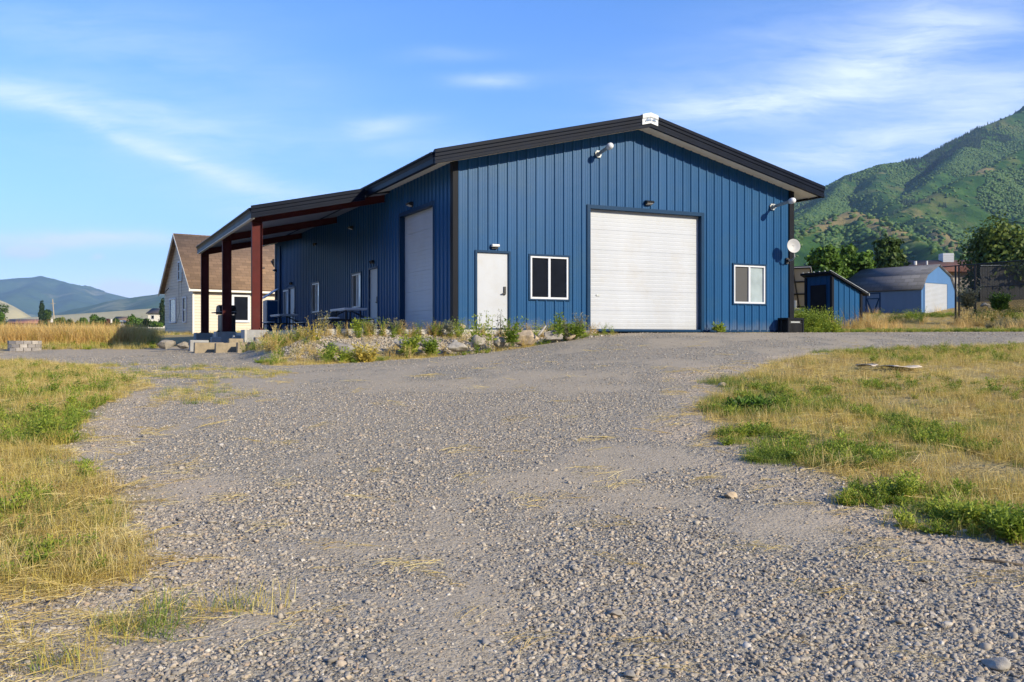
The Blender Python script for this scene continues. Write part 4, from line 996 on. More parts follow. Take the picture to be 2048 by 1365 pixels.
# ------------------------------------------------------------------ trees
L_={}
L_['tree']=mat_leaf('leaf_green',(.04,.09,.012),(.13,.23,.03),(.27,.36,.06),.3,.5,inst=False)
L_['treed']=mat_leaf('leaf_dark',(.03,.06,.012),(.08,.13,.025),(.17,.22,.045),.25,.5,inst=False)
L_['treey']=mat_leaf('leaf_olive',(.05,.085,.015),(.15,.2,.035),(.3,.34,.075),.3,.5,inst=False)
L_['treer']=mat_leaf('leaf_wine',(.05,.01,.015),(.09,.02,.03),(.12,.03,.04),.25,.5,inst=False)
L_['cyp']=mat_leaf('leaf_cypress',(.012,.03,.012),(.03,.055,.02),(.05,.08,.03),.15,.5,inst=False)
def crown_mesh(rs,blobs,nleaf,lsize,droop=.2):
    B=np.array(blobs,float); w=B[:,3]**2*B[:,4]**.5; w/=w.sum()
    k=rs.choice(len(B),nleaf,p=w)
    d=rs.normal(size=(nleaf,3)); d/=np.linalg.norm(d,axis=1)[:,None]
    r=(rs.uniform(.35,1,nleaf)**.45)
    lump=1+.28*np.sin(d[:,0]*5+k)*np.sin(d[:,1]*4+2*k)+.18*np.sin(d[:,2]*7+k*3)
    c=B[k,:3]+d*np.stack([B[k,3],B[k,3],B[k,4]],1)*(r*lump)[:,None]
    nrm=d+rs.normal(size=(nleaf,3))*.55; nrm/=np.linalg.norm(nrm,axis=1)[:,None]
    a=np.cross(nrm,rs.normal(size=(nleaf,3))); a/=np.linalg.norm(a,axis=1)[:,None]; b=np.cross(nrm,a)
    s=lsize*rs.uniform(.6,1.4,nleaf)[:,None]
    V=np.stack([c-a*s*.5,c+b*s*.32-a*s*.05,c+a*s*.6,c-b*s*.32+a*s*.05],1).reshape(-1,3)
    return V,np.arange(nleaf*4).reshape(-1,4)
def tree(name,label,cat,x,Y,h,w,mt,seed,nleaf=5000,lsize=.22,base=.18,nb=16,group=None,z=None,shape='round'):
    rs=np.random.RandomState(seed); z=Gs(x,Y) if z is None else z
    t=thing(name,label,cat,(x,Y,z-.1),0,group)
    bl_=[]
    for i in range(nb):
        f=rs.uniform(0,1)
        if shape=='round':
            zz=h*(base+(1-base)*(.15+.78*f)); rad=w/2*(math.sin(math.pi*(.12+.8*f))**.7)*.72
        elif shape=='column':
            zz=h*(.05+.92*f); rad=w/2*(1-f*.75)*.5
        else:
            zz=h*(.1+.76*f); rad=w/2*.8*math.sqrt(max(0,1-(f*.9)**2.6))
        a=rs.uniform(0,6.283); q=rad*rs.uniform(.35,1)
        br=(w*.25 if shape!='column' else w*.24)*rs.uniform(.7,1.25)
        bl_.append((q*math.cos(a),q*math.sin(a),zz,br,br*rs.uniform(.75,1.1) if shape!='column' else br*2.2))
    V,Fc=crown_mesh(rs,bl_,nleaf,lsize); V[:,2]=np.maximum(V[:,2],.02)
    npmesh('crown',V,Fc,mt,t)
    mb=MB(); r0=max(.03,.022*h)
    mb.tube([(0,0,-.2),(.03*h*rs.uniform(-1,1),0,h*.3),(.03*h*rs.uniform(-1,1),.02*h,h*.62)],[r0,r0*.75,r0*.4],8)
    for b_ in bl_[:7]:
        s=Vector((0,0,h*rs.uniform(.15,.4))); e_=Vector(b_[:3]); mb.tube([s,(s+e_)/2+Vector((0,0,.03*h)),e_],[r0*.45,r0*.3,r0*.12],6)
    mb.build('trunk',M['trunk'],t)
    return t
def ptree(name,label,cat,px0,px1,pyt,Y,mt,seed,pyb=None,**k):
    x=((px0+px1)/2-CX)/F*Y; z=Gs(x,Y) if pyb is None else CAM+(HY-pyb)/F*Y
    h=CAM+(HY-pyt)/F*Y-z; return tree(name,label,cat,x,Y,h,(px1-px0)/F*Y,mt,seed,z=z,**k)
ptree('leafy_tree','bushy green tree behind the tool shed, the left of the pair','tree',1616,1692,484,60,L_['tree'],1,nleaf=11000,lsize=.24,nb=22,base=.0,shape='dome')
ptree('leafy_tree','bushy green tree behind the tool shed roof, the right of the pair','tree',1676,1750,478,61,L_['tree'],2,nleaf=11000,lsize=.24,nb=22,base=.0,shape='dome')
ptree('dark_tree','dark leaved tree with spreading top behind the barn roof','tree',1738,1816,482,66,L_['treed'],3,nleaf=9000,lsize=.26,nb=18,base=.3)
ptree('large_tree','large olive green tree behind the chain link fence at the right edge','tree',1940,2110,452,62,L_['treey'],4,nleaf=22000,lsize=.26,nb=40,base=.05,shape='dome')
ptree('slim_tree','tall slim dark evergreen tree beside the cream house','tree',316,334,600,190,L_['cyp'],5,pyb=652,nleaf=2500,lsize=.35,nb=14,shape='column')
ptree('poplar_tree','narrow pointed dark tree left of the utility pole','tree',76,92,604,300,L_['cyp'],6,pyb=655,nleaf=2200,lsize=.5,nb=14,shape='column')
ptree('far_tree','broad dark tree right behind the pointed tree near the utility pole','tree',80,106,617,305,L_['treed'],7,pyb=656,nleaf=2500,lsize=.5,nb=12,shape='dome')
ptree('far_tree','large green tree at the left edge before the brown building','tree',-30,20,604,300,L_['treed'],8,pyb=655,nleaf=4000,lsize=.5,nb=16,shape='dome')
ptree('far_tree','bright green bush in front of the tree at the left edge','tree',-14,12,622,290,L_['tree'],9,pyb=655,nleaf=2000,lsize=.45,nb=10,shape='dome')
bush=[(106,132,634,230,'treey','yellow green round tree right of the utility pole'),(132,150,640,260,'treed','small dark bush far left beyond the field'),(158,182,636,215,'tree','green bush beyond the field, first right of the white shed'),
(176,200,629,225,'tree','taller green bush beyond the field left of the wine red one'),(186,212,637,205,'treed','low dark bush in front of the taller green one'),(205,216,632,250,'treed','dark pointed bush left of the wine red one'),(208,224,635,212,'treer','wine red bush beyond the field behind the steel post'),
(222,240,640,205,'treed','low dark bush below the brown far roof'),(252,276,632,215,'tree','rounded green bush right of the far brown roof'),(268,292,637,200,'tree','broad green bush left of the pale gabled far house'),(284,306,636,195,'treed','dark green bush below the pale gabled far house'),(302,322,641,185,'tree','bright green bush beside the slim evergreen'),(150,166,645,200,'treey','low yellow green bush at the far field edge')]
for i,(a,b_,pt_,Y,mm,lb) in enumerate(bush):
    ptree('field_bush',lb,'bush',a-2,b_+2,pt_,Y,L_[mm],20+i,pyb=654,nleaf=1500,lsize=.34,nb=9,shape='dome',group='bushes beyond the left field')

# ------------------------------------------------------------------ small plants, straw and gravel
Lm={}
Lm['straw']=mat_leaf('straw',(.3,.19,.05),(.6,.45,.15),(.8,.68,.34),.3,2.0,.6)
Lm['yellow']=mat_leaf('yellow_grass',(.38,.3,.055),(.6,.48,.11),(.74,.62,.24),.35,2.0,.6)
Lm['green']=mat_leaf('green_grass',(.08,.13,.02),(.18,.25,.04),(.4,.42,.1),.35,2.0,.6)
Lm['orange']=mat_leaf('orange_grass',(.46,.27,.08),(.68,.47,.17),(.8,.62,.28),.35,1.0,.6)
Lm['broad']=mat_leaf('weed_leaf',(.1,.17,.02),(.24,.32,.04),(.46,.48,.07),.4,3.0,.5)
Lm['sage']=mat_leaf('sage_leaf',(.13,.14,.09),(.22,.22,.13),(.33,.31,.2),.3,3.0,.6)
def blades(rs,n,h0,h1,spread,w,lean=.5,seg=3,flat=0.0):
    V=[];Fc=[]
    for i in range(n):
        a=rs.uniform(0,6.283); r=spread*math.sqrt(rs.uniform(0,1)); p=np.array([r*math.cos(a),r*math.sin(a),-.02])
        b=rs.uniform(0,6.283); d=np.array([math.cos(b),math.sin(b),0]); L=rs.uniform(h0,h1); ln=lean*rs.uniform(.3,1.4)
        sd=np.array([-d[1],d[0],0])
        if flat: 
            c=rs.uniform(0,6.283); sd=sd*.6+np.array([0,0,.8])
        n0=len(V)
        for k in range(seg+1):
            t=k/seg; ang=ln*t*1.2
            q=p+d*(L*t*math.sin(ang)) + np.array([0,0,L*t*math.cos(ang)])
            if flat: q=np.array([p[0],p[1],.0])+d*L*(t-.5)+np.array([-d[1],d[0],0])*L*.12*math.sin(t*3+i)+np.array([0,0,.012+.03*flat*math.sin(t*3.1)*rs.uniform(.2,1)])
            ww=w*(1-t*.75)/2
            V+=[q-sd*ww,q+sd*ww]
        for k in range(seg): Fc.append((n0+2*k,n0+2*k+1,n0+2*k+3,n0+2*k+2))
    return V,Fc
def leaves_on(rs,V,Fc,p,n,size,rad,up=.4):
    for i in range(n):
        d=rs.normal(size=3); d[2]=abs(d[2])*.5+up*rs.uniform(0,1); d/=np.linalg.norm(d)
        s=np.cross(d,rs.normal(size=3)); s/=np.linalg.norm(s); L=size*rs.uniform(.6,1.4); q=p+d*rad*rs.uniform(.1,1)
        n0=len(V); V+=[q,q+d*L*.45+s*L*.22,q+d*L,q+d*L*.45-s*L*.22]; Fc.append((n0,n0+1,n0+2,n0+3))
def plant(rs,nst,h,spread,leaf,nl,w=.006,lean=.25):
    V,Fc=[],[]
    for i in range(nst):
        a=rs.uniform(0,6.283); r=spread*rs.uniform(0,.4); base=np.array([r*math.cos(a),r*math.sin(a),-.03]); d=np.array([math.cos(a),math.sin(a),0])*lean*rs.uniform(.1,1.3); hh=h*rs.uniform(.6,1.0)
        prev=None
        for k in range(7):
            t=k/6; q=base+d*hh*t*t+np.array([0,0,hh*t])+rs.normal(size=3)*.006
            if prev is not None:
                for sd in (np.array([w,0,0]),np.array([0,w,0])):
                    n0=len(V); V+=[prev-sd,prev+sd,q+sd*.7,q-sd*.7]; Fc.append((n0,n0+1,n0+2,n0+3))
                leaves_on(rs,V,Fc,q,nl,leaf*(1.15-.6*t),leaf*.8)
            prev=q
    return V,Fc
HID=bpy.data.collections.new
def protocol(name,items):
    c=HID(name)
    for i,(V,Fc,mt) in enumerate(items):
        o=npmesh('%s_%02d'%(name,i),V,Fc,mt,link=False); c.objects.link(o)
    return c
def scatter(name,col,P,rot,scl,idx,label,cat,kind='stuff'):
    me=bpy.data.meshes.new(name); P=np.asarray(P,np.float32); n=len(P)
    me.vertices.add(n); me.vertices.foreach_set('co',P.ravel())
    a=me.attributes.new('rot','FLOAT_VECTOR','POINT'); a.data.foreach_set('vector',np.asarray(rot,np.float32).ravel())
    a=me.attributes.new('scl','FLOAT_VECTOR','POINT'); a.data.foreach_set('vector',np.asarray(scl,np.float32).ravel())
    a=me.attributes.new('idx','INT','POINT'); a.data.foreach_set('value',np.asarray(idx,np.int32))
    o=bpy.data.objects.new(name,me); COL.objects.link(o)
    nt=bpy.data.node_groups.new(name+'_nodes','GeometryNodeTree')
    nt.interface.new_socket('Geometry',in_out='INPUT',socket_type='NodeSocketGeometry'); nt.interface.new_socket('Geometry',in_out='OUTPUT',socket_type='NodeSocketGeometry')
    gi=nt.nodes.new('NodeGroupInput'); go=nt.nodes.new('NodeGroupOutput'); ip=nt.nodes.new('GeometryNodeInstanceOnPoints'); ci=nt.nodes.new('GeometryNodeCollectionInfo')
    ci.inputs['Collection'].default_value=col; ci.inputs['Separate Children'].default_value=True; ci.inputs['Reset Children'].default_value=True
    def at_(nm,ty):
        x=nt.nodes.new('GeometryNodeInputNamedAttribute'); x.data_type=ty; x.inputs[0].default_value=nm; return [q for q in x.outputs if q.enabled][0]
    L=nt.links; L.new(gi.outputs[0],ip.inputs['Points']); L.new(ci.outputs[0],ip.inputs['Instance']); ip.inputs['Pick Instance'].default_value=True
    L.new(at_('idx','INT'),ip.inputs['Instance Index']); L.new(at_('scl','FLOAT_VECTOR'),ip.inputs['Scale'])
    er=nt.nodes.new('FunctionNodeEulerToRotation'); L.new(at_('rot','FLOAT_VECTOR'),er.inputs[0]); L.new(er.outputs[0],ip.inputs['Rotation'])
    L.new(ip.outputs[0],go.inputs[0])
    md=o.modifiers.new('scatter','NODES'); md.node_group=nt
    return tag(o,label,cat,kind=kind)
def wedge(n,y0,y1,pw=1.0,margin=1.5):
    """random ground points inside the photographed wedge, denser nearer when pw is larger"""
    t=RS.uniform(0,1,n); y=(y0**(2-pw)+(y1**(2-pw)-y0**(2-pw))*t)**(1/(2-pw)) if pw!=2 else y0*(y1/y0)**t
    x=RS.uniform(-1,1,n)*(y*.56+margin); return x,y
def zrot(n,tilt=.15): return np.stack([RS.normal(0,tilt,n),RS.normal(0,tilt,n),RS.uniform(0,6.283,n)],1)
def apron_free(x,y,grow=.05):
    dx,dy=x-BC[0],y-BC[1]; u=dx*BU[0]+dy*BU[1]; v=dx*BV[0]+dy*BV[1]
    return ~(((u>-4.0-grow)&(u<4.3+grow)&(v>-.5-grow)&(v<25)) | ((u>-.1)&(u<W+.1)&(v>-.05)&(v<25)))
# gravel
pm=[]
def pebmat(nm,stops):
    m,n,b=newmat(nm); oi=n.n('ShaderNodeObjectInfo').outputs['Random']
    tc=n.n('ShaderNodeTexCoord').outputs['Object']
    c=n.ramp(oi,stops); nz=n.noise(tc,60,3); c=n.mix(.25,c,n.ramp(nz,[(.3,(.12,.11,.1)),(.7,(.5,.47,.43))])); c=n.mix(1.0,c,(.86,.87,.95),'MULTIPLY')
    n.L.new(c,b.inputs['Base Color']); b.inputs['Roughness'].default_value=.8; b.inputs['Specular IOR Level'].default_value=.3; return m
M['peb']=pebmat('pebbles',[(0,(.09,.08,.06)),(.14,(.22,.19,.135)),(.4,(.42,.35,.235)),(.6,(.34,.3,.22)),(.76,(.53,.44,.285)),(.88,(.47,.33,.18)),(.96,(.6,.52,.37)),(1,(.7,.63,.48))])
items=[]
for i in range(9):
    o=rock_mesh('tmp',100+i,.5,.5*random.uniform(.6,.95),.5*random.uniform(.4,.7),M['peb'],.25,7,2 if i<5 else 1,False)
    V=np.array([v.co for v in o.data.vertices]); Fc=np.array([p.vertices[:] for p in o.data.polygons]); items.append((V,Fc,M['peb'])); bpy.data.objects.remove(o)
pc=protocol('pebble',items)
def peb(n,y0,y1,pw,s0,s1,thr):
    x,y=wedge(n,y0,y1,pw); pk=packed(x,y); sv=veg(x,y); tr=np.clip((sv+1.5)/.8,0,1)*(x>0)*(y<14)
    keep=(sv<.25)&apron_free(x,y)&(RS.uniform(0,1,n)<np.clip(1-.72*pk-.6*tr,thr*.5,1))
    x,y=x[keep],y[keep]; m=len(x); s=s0+(s1-s0)*RS.uniform(0,1,m)**3.6*np.where(pk[keep]<.2,1.15,.9)
    return x,y,G(x,y)+s*.08,s
Q=[peb(150000,3.2,7.5,1.0,.006,.034,.16),peb(130000,7.5,15,1.0,.009,.032,.16),peb(70000,15,33,1.0,.014,.04,.25)]
Q.append(peb(3000,3.2,10,1.0,.025,.065,.02))
x,y,z,s=[np.concatenate([q[k] for q in Q]) for k in range(4)]
# gravel on the bank slope
n=9000; u=RS.uniform(-4.9,4.4,n); v=-.5-RS.uniform(.02,1.5,n); bx=BC[0]+BU[0]*u+BV[0]*v; by=BC[1]+BU[1]*u+BV[1]*v
bs=RS.uniform(.025,.09,n); x=np.r_[x,bx];y=np.r_[y,by];z=np.r_[z,G(bx,by)+bs*.1];s=np.r_[s,bs]
n=len(x)
scatter('loose_gravel',pc,np.stack([x,y,z],1),zrot(n,.35),np.stack([s,s,s],1),RS.randint(0,9,n),'loose grey and tan gravel covering the driveway','gravel')
# grass and weeds
rs=np.random.RandomState(5); it=[]
K={}
def addp(key,gen,mt,n=3):
    K[key]=[]
    for _ in range(n):
        V,Fc=gen(); K[key].append(len(it)); it.append((V,Fc,Lm[mt]))
addp('straw',lambda:blades(rs,46,.1,.3,.17,.005,.9),'straw',4)
addp('yellow',lambda:blades(rs,50,.08,.26,.17,.005,.8),'yellow',3)
addp('green',lambda:blades(rs,60,.07,.2,.17,.006,.8),'green',3)
addp('litter',lambda:blades(rs,26,.12,.42,.3,.005,0,4,1.0),'straw',4)
addp('stub',lambda:blades(rs,16,.1,.3,.2,.007,.18,2),'straw',3)
addp('orange',lambda:blades(rs,60,.45,.95,.4,.016,.45),'orange',3)
addp('tall',lambda:blades(rs,60,.4,.85,.4,.015,.5),'yellow',3)
addp('broad',lambda:plant(rs,9,.17,.2,.05,4,.003,.9),'broad',4)
addp('weed',lambda:plant(rs,9,.5,.2,.06,4,.004,.5),'broad',3)
addp('dryw',lambda:plant(rs,9,.55,.2,.045,3,.004,.5),'straw',3)
addp('sage',lambda:plant(rs,14,.5,.3,.06,5,.005,.8),'sage',2)
gc=protocol('grass',it)
acc=[]
def put(x,y,keys,wts,s0,s1,dz=0.0,tilt=.12):
    n=len(x)
    if n==0: return
    kk=RS.choice(len(keys),n,p=np.array(wts)/sum(wts)); idx=np.array([RS.choice(K[keys[k]]) for k in kk])
    s=RS.uniform(s0,s1,n); acc.append((np.stack([x,y,G(x,y)+dz],1),zrot(n,tilt),np.stack([s,s,s*RS.uniform(.8,1.2,n)],1),idx))
# right field: straw, stubble, green patches
x,y=wedge(26000,4.2,21,1.0); sd=sdist(RF,x,y)+.5*fbm(x,y,.9,3,21); k=sd>.0; x,y=x[k],y[k]; sd=sd[k]
gr=fbm(x,y,.55,3,51)+.25*np.exp(-((sd-.35)/.4)**2)
bare=fbm(x,y,.8,3,57)
c=RS.uniform(0,1,len(x))<np.clip(1.0-np.clip(bare-.15,0,1)*3,.12,1)*np.where(y<11,1,.8)
x,y,gr=x[c],y[c],gr[c]
m=gr>.5; put(x[m],y[m],['green','broad','yellow'],[.42,.26,.32],.4,.85)
m=(gr<=.5)&(gr>.12); put(x[m],y[m],['yellow','straw','stub','green','litter'],[.3,.25,.12,.08,.25],.35,.8)
m=gr<=.12; put(x[m],y[m],['straw','litter','stub','yellow'],[.3,.42,.14,.14],.35,.8)
# far edge of the right field: yellow green
x,y=wedge(5000,16.5,21.5,1.0); sd=sdist(RF,x,y); k=(sd>-.1)&(sd<3)&(x>6.5); put(x[k],y[k],['broad','yellow','straw','green'],[.3,.45,.1,.15],.45,.8)
# green patches along the gravel edge of the right field
for (px,Y,ra,rb,n_,ks,ws) in ((1660,8.2,.75,.5,150,['green','broad'],[.7,.3]),(1500,11.2,.6,.9,90,['green','yellow'],[.8,.2]),(1530,13.6,.9,.6,90,['green','yellow'],[.8,.2]),(1740,18.6,1.3,.5,90,['green','yellow'],[.8,.2]),(1800,6.75,.5,.3,50,['broad','yellow'],[.7,.3]),(1960,6.1,.6,.35,70,['broad','yellow','green'],[.6,.3,.1]),(1900,13,1.6,1.2,90,['broad','yellow'],[.6,.4])):
    a=RS.uniform(0,6.283,n_); q=np.sqrt(RS.uniform(0,1,n_)); put((px-CX)/F*Y+ra*q*np.cos(a),Y+rb*q*np.sin(a),ks,ws,.4,.8)
# left strip
x,y=wedge(30000,4.0,24,1.0,.6); sd=sdist(LF,x,y)+.45*fbm(x,y,.9,3,23); k=(sd>-.05)&(x<0); x,y,sd=x[k],y[k],sd[k]
gr=fbm(x,y,.6,3,61)+np.clip((y-8)/14,-.25,.08)
m=gr>.3; put(x[m],y[m],['green','broad','yellow','weed'],[.16,.34,.47,.03],.4,.85)
m=gr<=.3; put(x[m],y[m],['straw','yellow','litter','green','broad'],[.24,.26,.4,.06,.04],.4,.9)
# thin patches straying onto the gravel at left
x,y=wedge(9000,4.2,22,1.0); sd=veg(x,y); ng=fbm(x,y,.45,3,71); k=(sd<0)&(sd>-2.6)&(x<-1.2)&(ng>.22)&apron_free(x,y,.6); put(x[k],y[k],['green','yellow','litter'],[.35,.3,.35],.35,.7)
x,y=wedge(4500,3.3,22,1.2); sd=veg(x,y); k=(sd<0)&(RS.uniform(0,1,len(x))<.06+.3*(sd>-.7))&apron_free(x,y,.6); put(x[k],y[k],['litter'],[1],.3,.75)
x,y=wedge(500,3.2,4.6,1.0); k=(x<-1.0)&(fbm(x,y,1.0,2,77)>.1); put(x[k],y[k],['yellow','litter','green'],[.4,.4,.2],.5,.9)
# weeds along the bank of the apron
n=3600; u=RS.uniform(-5.6,4.3,n); dn=RS.uniform(.25,2.3,n)*np.clip(1.25-(u+5)/14,.6,1.2); v=-.5-dn; bx=BC[0]+BU[0]*u+BV[0]*v; by=BC[1]+BU[1]*u+BV[1]*v
pk=RS.uniform(0,1,n)<np.where(u<-1.5,np.where(dn>.9,.42,.1),np.where(dn>.9,.12,.05))
gg=fbm(bx,by,.9,2,81); m=pk&(gg>.0); put(bx[m],by[m],['green','broad','weed','yellow'],[.3,.35,.04,.31],.45,.8)
m=pk&(gg<=.0); put(bx[m],by[m],['straw','yellow','dryw','litter','weed'],[.3,.34,.04,.29,.03],.45,.85)
n=170; u=-4.1-RS.uniform(0.05,1.0,n); v=RS.uniform(-1.5,4.2,n); bx=BC[0]+BU[0]*u+BV[0]*v; by=BC[1]+BU[1]*u+BV[1]*v; put(bx,by,['dryw','weed','yellow','straw'],[.1,.1,.45,.35],.5,1.0)
n=170; u=RS.uniform(-3.9,4.2,n); v=-.5-RS.uniform(.0,.25,n); bx=BC[0]+BU[0]*u+BV[0]*v; by=BC[1]+BU[1]*u+BV[1]*v; put(bx,by,['dryw','straw','weed'],[.35,.45,.2],.5,.9)
# strip of weeds along the far side of the lane, dry grass beyond
x=RS.uniform(9.6,32,1700); y=33.0+RS.uniform(0,1.5,1700)+np.clip(x-12,0,99)*.035; put(x,y,['broad','green','yellow'],[.45,.2,.35],.5,.95)
x=RS.uniform(9.5,36,9000); y=RS.uniform(33.8,58,9000); k=(x<y*.6+1)&apron_free(x,y,.3); x,y=x[k],y[k]; put(x,y,['straw','yellow','orange','litter'],[.55,.18,.02,.25],.35,.72)
# tufts of dry brush round the shed, barn and fence
for (px,Y,r_,n,ks,ws,s0,s1) in ((1690,37.6,.8,60,['straw','dryw'],[.7,.3],.6,1.1),(1735,39.5,1.2,110,['straw','orange','dryw'],[.75,.05,.2],.7,1.25),(1640,37.8,.6,40,['straw','dryw'],[.8,.2],.8,1.3),(1800,50,1.6,90,['straw','weed','green'],[.6,.2,.2],.9,1.6),(1862,53.3,1.4,60,['green','broad','yellow'],[.5,.3,.2],1.0,1.8),(1960,47.4,1.2,60,['straw','sage','dryw'],[.6,.2,.2],.9,1.5),(1992,45.6,1.3,60,['weed','broad','yellow'],[.5,.3,.2],1.0,1.6),(2030,43.5,2.4,150,['straw','dryw','yellow'],[.6,.2,.2],1.0,1.7),(2035,39,1.2,60,['sage','dryw'],[.5,.5],.6,1.1),(1600,45,2.0,60,['yellow','straw','weed'],[.5,.3,.2],1.2,2.0)):
    cx_=(px-CX)/F*Y; a=RS.uniform(0,6.283,n); rr_=r_*np.sqrt(RS.uniform(0,1,n)); put(cx_+rr_*np.cos(a),Y+rr_*np.sin(a)*.6,ks,ws,s0,s1)
x=10.3+RS.normal(0,.45,60); y=32.2+RS.normal(0,.35,60); put(x,y,['weed','broad'],[.6,.4],1.0,1.8)
# left field: yellow grass, tall orange band, yellow beyond
x=RS.uniform(-45,-6,16000); y=RS.uniform(34,62,16000); k=(x>-.57*y-1)&(sdist(BF,x,y)+sdist(LF,x,y)>-99)&apron_free(x,y,1.0)
u=(x-BC[0])*BU[0]+(y-BC[1])*BU[1]; k&=(u<-6.5); x,y=x[k],y[k]
band=(y>37.5+1.5*fbm(x,y,.2,2,91)); nn=fbm(x,y,.25,2,93)
m=~band; put(x[m],y[m],['yellow','straw','green','broad'],[.5,.25,.15,.1],.8,1.4)
m=band&(y<52); mm=m&(nn>-.05); put(x[mm],y[mm],['orange','tall'],[.75,.25],.7,1.15); mm=m&(nn<=-.05); put(x[mm],y[mm],['tall','orange','straw'],[.65,.2,.15],.7,1.1)
m=band&(y>=52); put(x[m],y[m],['tall','yellow','orange'],[.5,.35,.15],.6,.9)
x=RS.uniform(-68,-14,9000); y=RS.uniform(60,112,9000); k=x>-.57*y; put(x[k],y[k],['yellow','straw','green'],[.6,.25,.15],1.0,1.7)
P,Ro,Sc,Ix=[np.concatenate([a[k] for a in acc]) for k in range(4)]
scatter('grass_and_weeds',gc,P,Ro,Sc,Ix,'dry straw, green weeds and grass along the driveway and in the fields','ground cover')
print('scatter counts',n,len(P))
# single weeds one can pick out
def weed(px,pyt,pyb,Y,label,mt,seed,nst=3,leaf=.07,nl=5,lean=.15,group='weeds along the rock edge',name='weed'):
    rs=np.random.RandomState(seed); h=(pyb-pyt)/F*Y; V,Fc=plant(rs,nst+1,h,.25,leaf*1.5,nl+3,.007,lean)
    o=npmesh(name,V,Fc,mt); q=at(px,pyb,Y); o.location=q; return tag(o,label,'weed',group)
weed(954,628,688,24.1,'short leafy weed at the left edge of the front walk door',Lm['broad'],1,3,.07,5)
weed(975,604,690,24.0,'tallest thin weed in front of the left half of the walk door',Lm['broad'],2,2,.06,4,.05)
weed(1001,616,690,24.2,'thin brownish weed stalk before the right half of the walk door',Lm['sage'],3,2,.05,4,.05)
weed(1022,632,690,24.0,'dense bright green weed left of the tan boulder',Lm['broad'],4,9,.07,5,.35)
weed(1118,624,672,24.7,'upright green weed on the mossy boulder below the window',Lm['broad'],5,4,.07,5,.12)
weed(1133,636,674,24.9,'small brown weed stalk below the right edge of the window',Lm['sage'],6,4,.05,5,.12)
weed(1162,626,672,25.2,'feathery weed left of the wide front overhead door',Lm['sage'],7,10,.05,5,.35)
weed(1152,646,676,25.0,'low bright weed at the left foot of the wide overhead door',Lm['broad'],8,9,.08,6,.6)
weed(712,636,664,23.6,'single green weed on the apron edge before the picnic table',Lm['broad'],9,4,.06,5,.15)
weed(628,634,716,23.4,'bushy golden weed at the left front corner of the apron',Lm['yellow'],10,15,.05,5,.3)
weed(608,652,700,24.0,'dry straw weed left of the golden bushy one',Lm['straw'],11,14,.06,6,.35)
weed(645,622,676,23.8,'wispy dry weed in front of the middle side window',Lm['sage'],12,8,.05,4,.25)
weed(690,695,734,21.6,'green weed clump lowest at the foot of the flat boulder',Lm['broad'],13,12,.06,5,.6)
weed(730,688,732,21.6,'yellow green weed clump right of the lowest one',Lm['yellow'],14,14,.07,6,.6)
weed(660,682,728,21.8,'leafy green weed clump left of the flat boulder base',Lm['broad'],15,9,.06,5,.5)
weed(546,686,716,25.0,'pale flowering weed at the left tip of the bank',Lm['sage'],16,9,.06,6,.5)
weed(570,680,716,24.6,'grey green weed clump between left tip and golden weed',Lm['sage'],17,14,.06,6,.45)
weed(520,690,712,26.0,'low green weed in the shade at the left tip of the bank',Lm['broad'],18,7,.07,6,.8)
weed(820,668,708,22.9,'leafy weed below the slanting pale slab',Lm['broad'],19,10,.08,6,.5)
weed(862,676,708,23.1,'green weed between the low boulder and the slanting slab',Lm['broad'],20,10,.07,6,.5)
weed(1437,648,664,29.3,'little green weed against the wall left of the right window',Lm['broad'],21,6,.08,6,.5)
weed(790,636,662,24.6,'thin dry weed on the apron edge before the side overhead door',Lm['sage'],22,6,.05,4,.3)
weed(900,640,664,24.9,'thin dry weed on the apron edge near the building corner',Lm['sage'],23,7,.05,4,.35)
weed(740,640,662,24.3,'thin dry weed on the apron edge under the nearer side window',Lm['sage'],24,6,.05,4,.3)
weed(1715,906,967,8.1,'broad dark green weed at the front corner of the right field',L_['tree'],25,34,.035,7,1.0,'weeds in the right field')
weed(1790,940,1012,6.75,'bright green leafy weed at the edge of the right field',Lm['broad'],26,20,.032,8,.8,'weeds in the right field')
weed(1950,1000,1050,6.0,'leafy green weed at the right edge beside the stubble',Lm['broad'],27,18,.032,8,.8,'weeds in the right field')
weed(2030,1010,1075,5.7,'yellow green weed at the right border of the photo',Lm['broad'],28,18,.032,8,.8,'weeds in the right field')
weed(1500,800,822,11.0,'round green grass patch at the left tip of the right field',L_['tree'],29,26,.06,6,1.6,'weeds in the right field')
weed(1935,575,618,46.8,'grey green sage bush beside the right fence post',Lm['sage'],30,22,.12,8,.5,'bushes by the chain link fence','sage_bush')
weed(2000,590,622,45.4,'bright green bush in front of the chain link fence',L_['tree'],31,24,.14,9,.6,'bushes by the chain link fence','green_bush')
# bleached log beside the sage bush
a=at(1966,613,46.6); mb=MB(); mb.tube([a+Vector((-.1,0,.02)),a+Vector((.08,0,.1)),a+Vector((.26,0,.06)),a+Vector((.36,0,-.12))],[.06,.1,.08,.04],8); mb.tube([a+Vector((.2,0,.06)),a+Vector((.27,-.05,-.1))],[.05,.03],6)
tag(mb.build('bleached_log',M['rockpale'],None,True),'pale bleached log with stubs lying beside the sage bush','log')

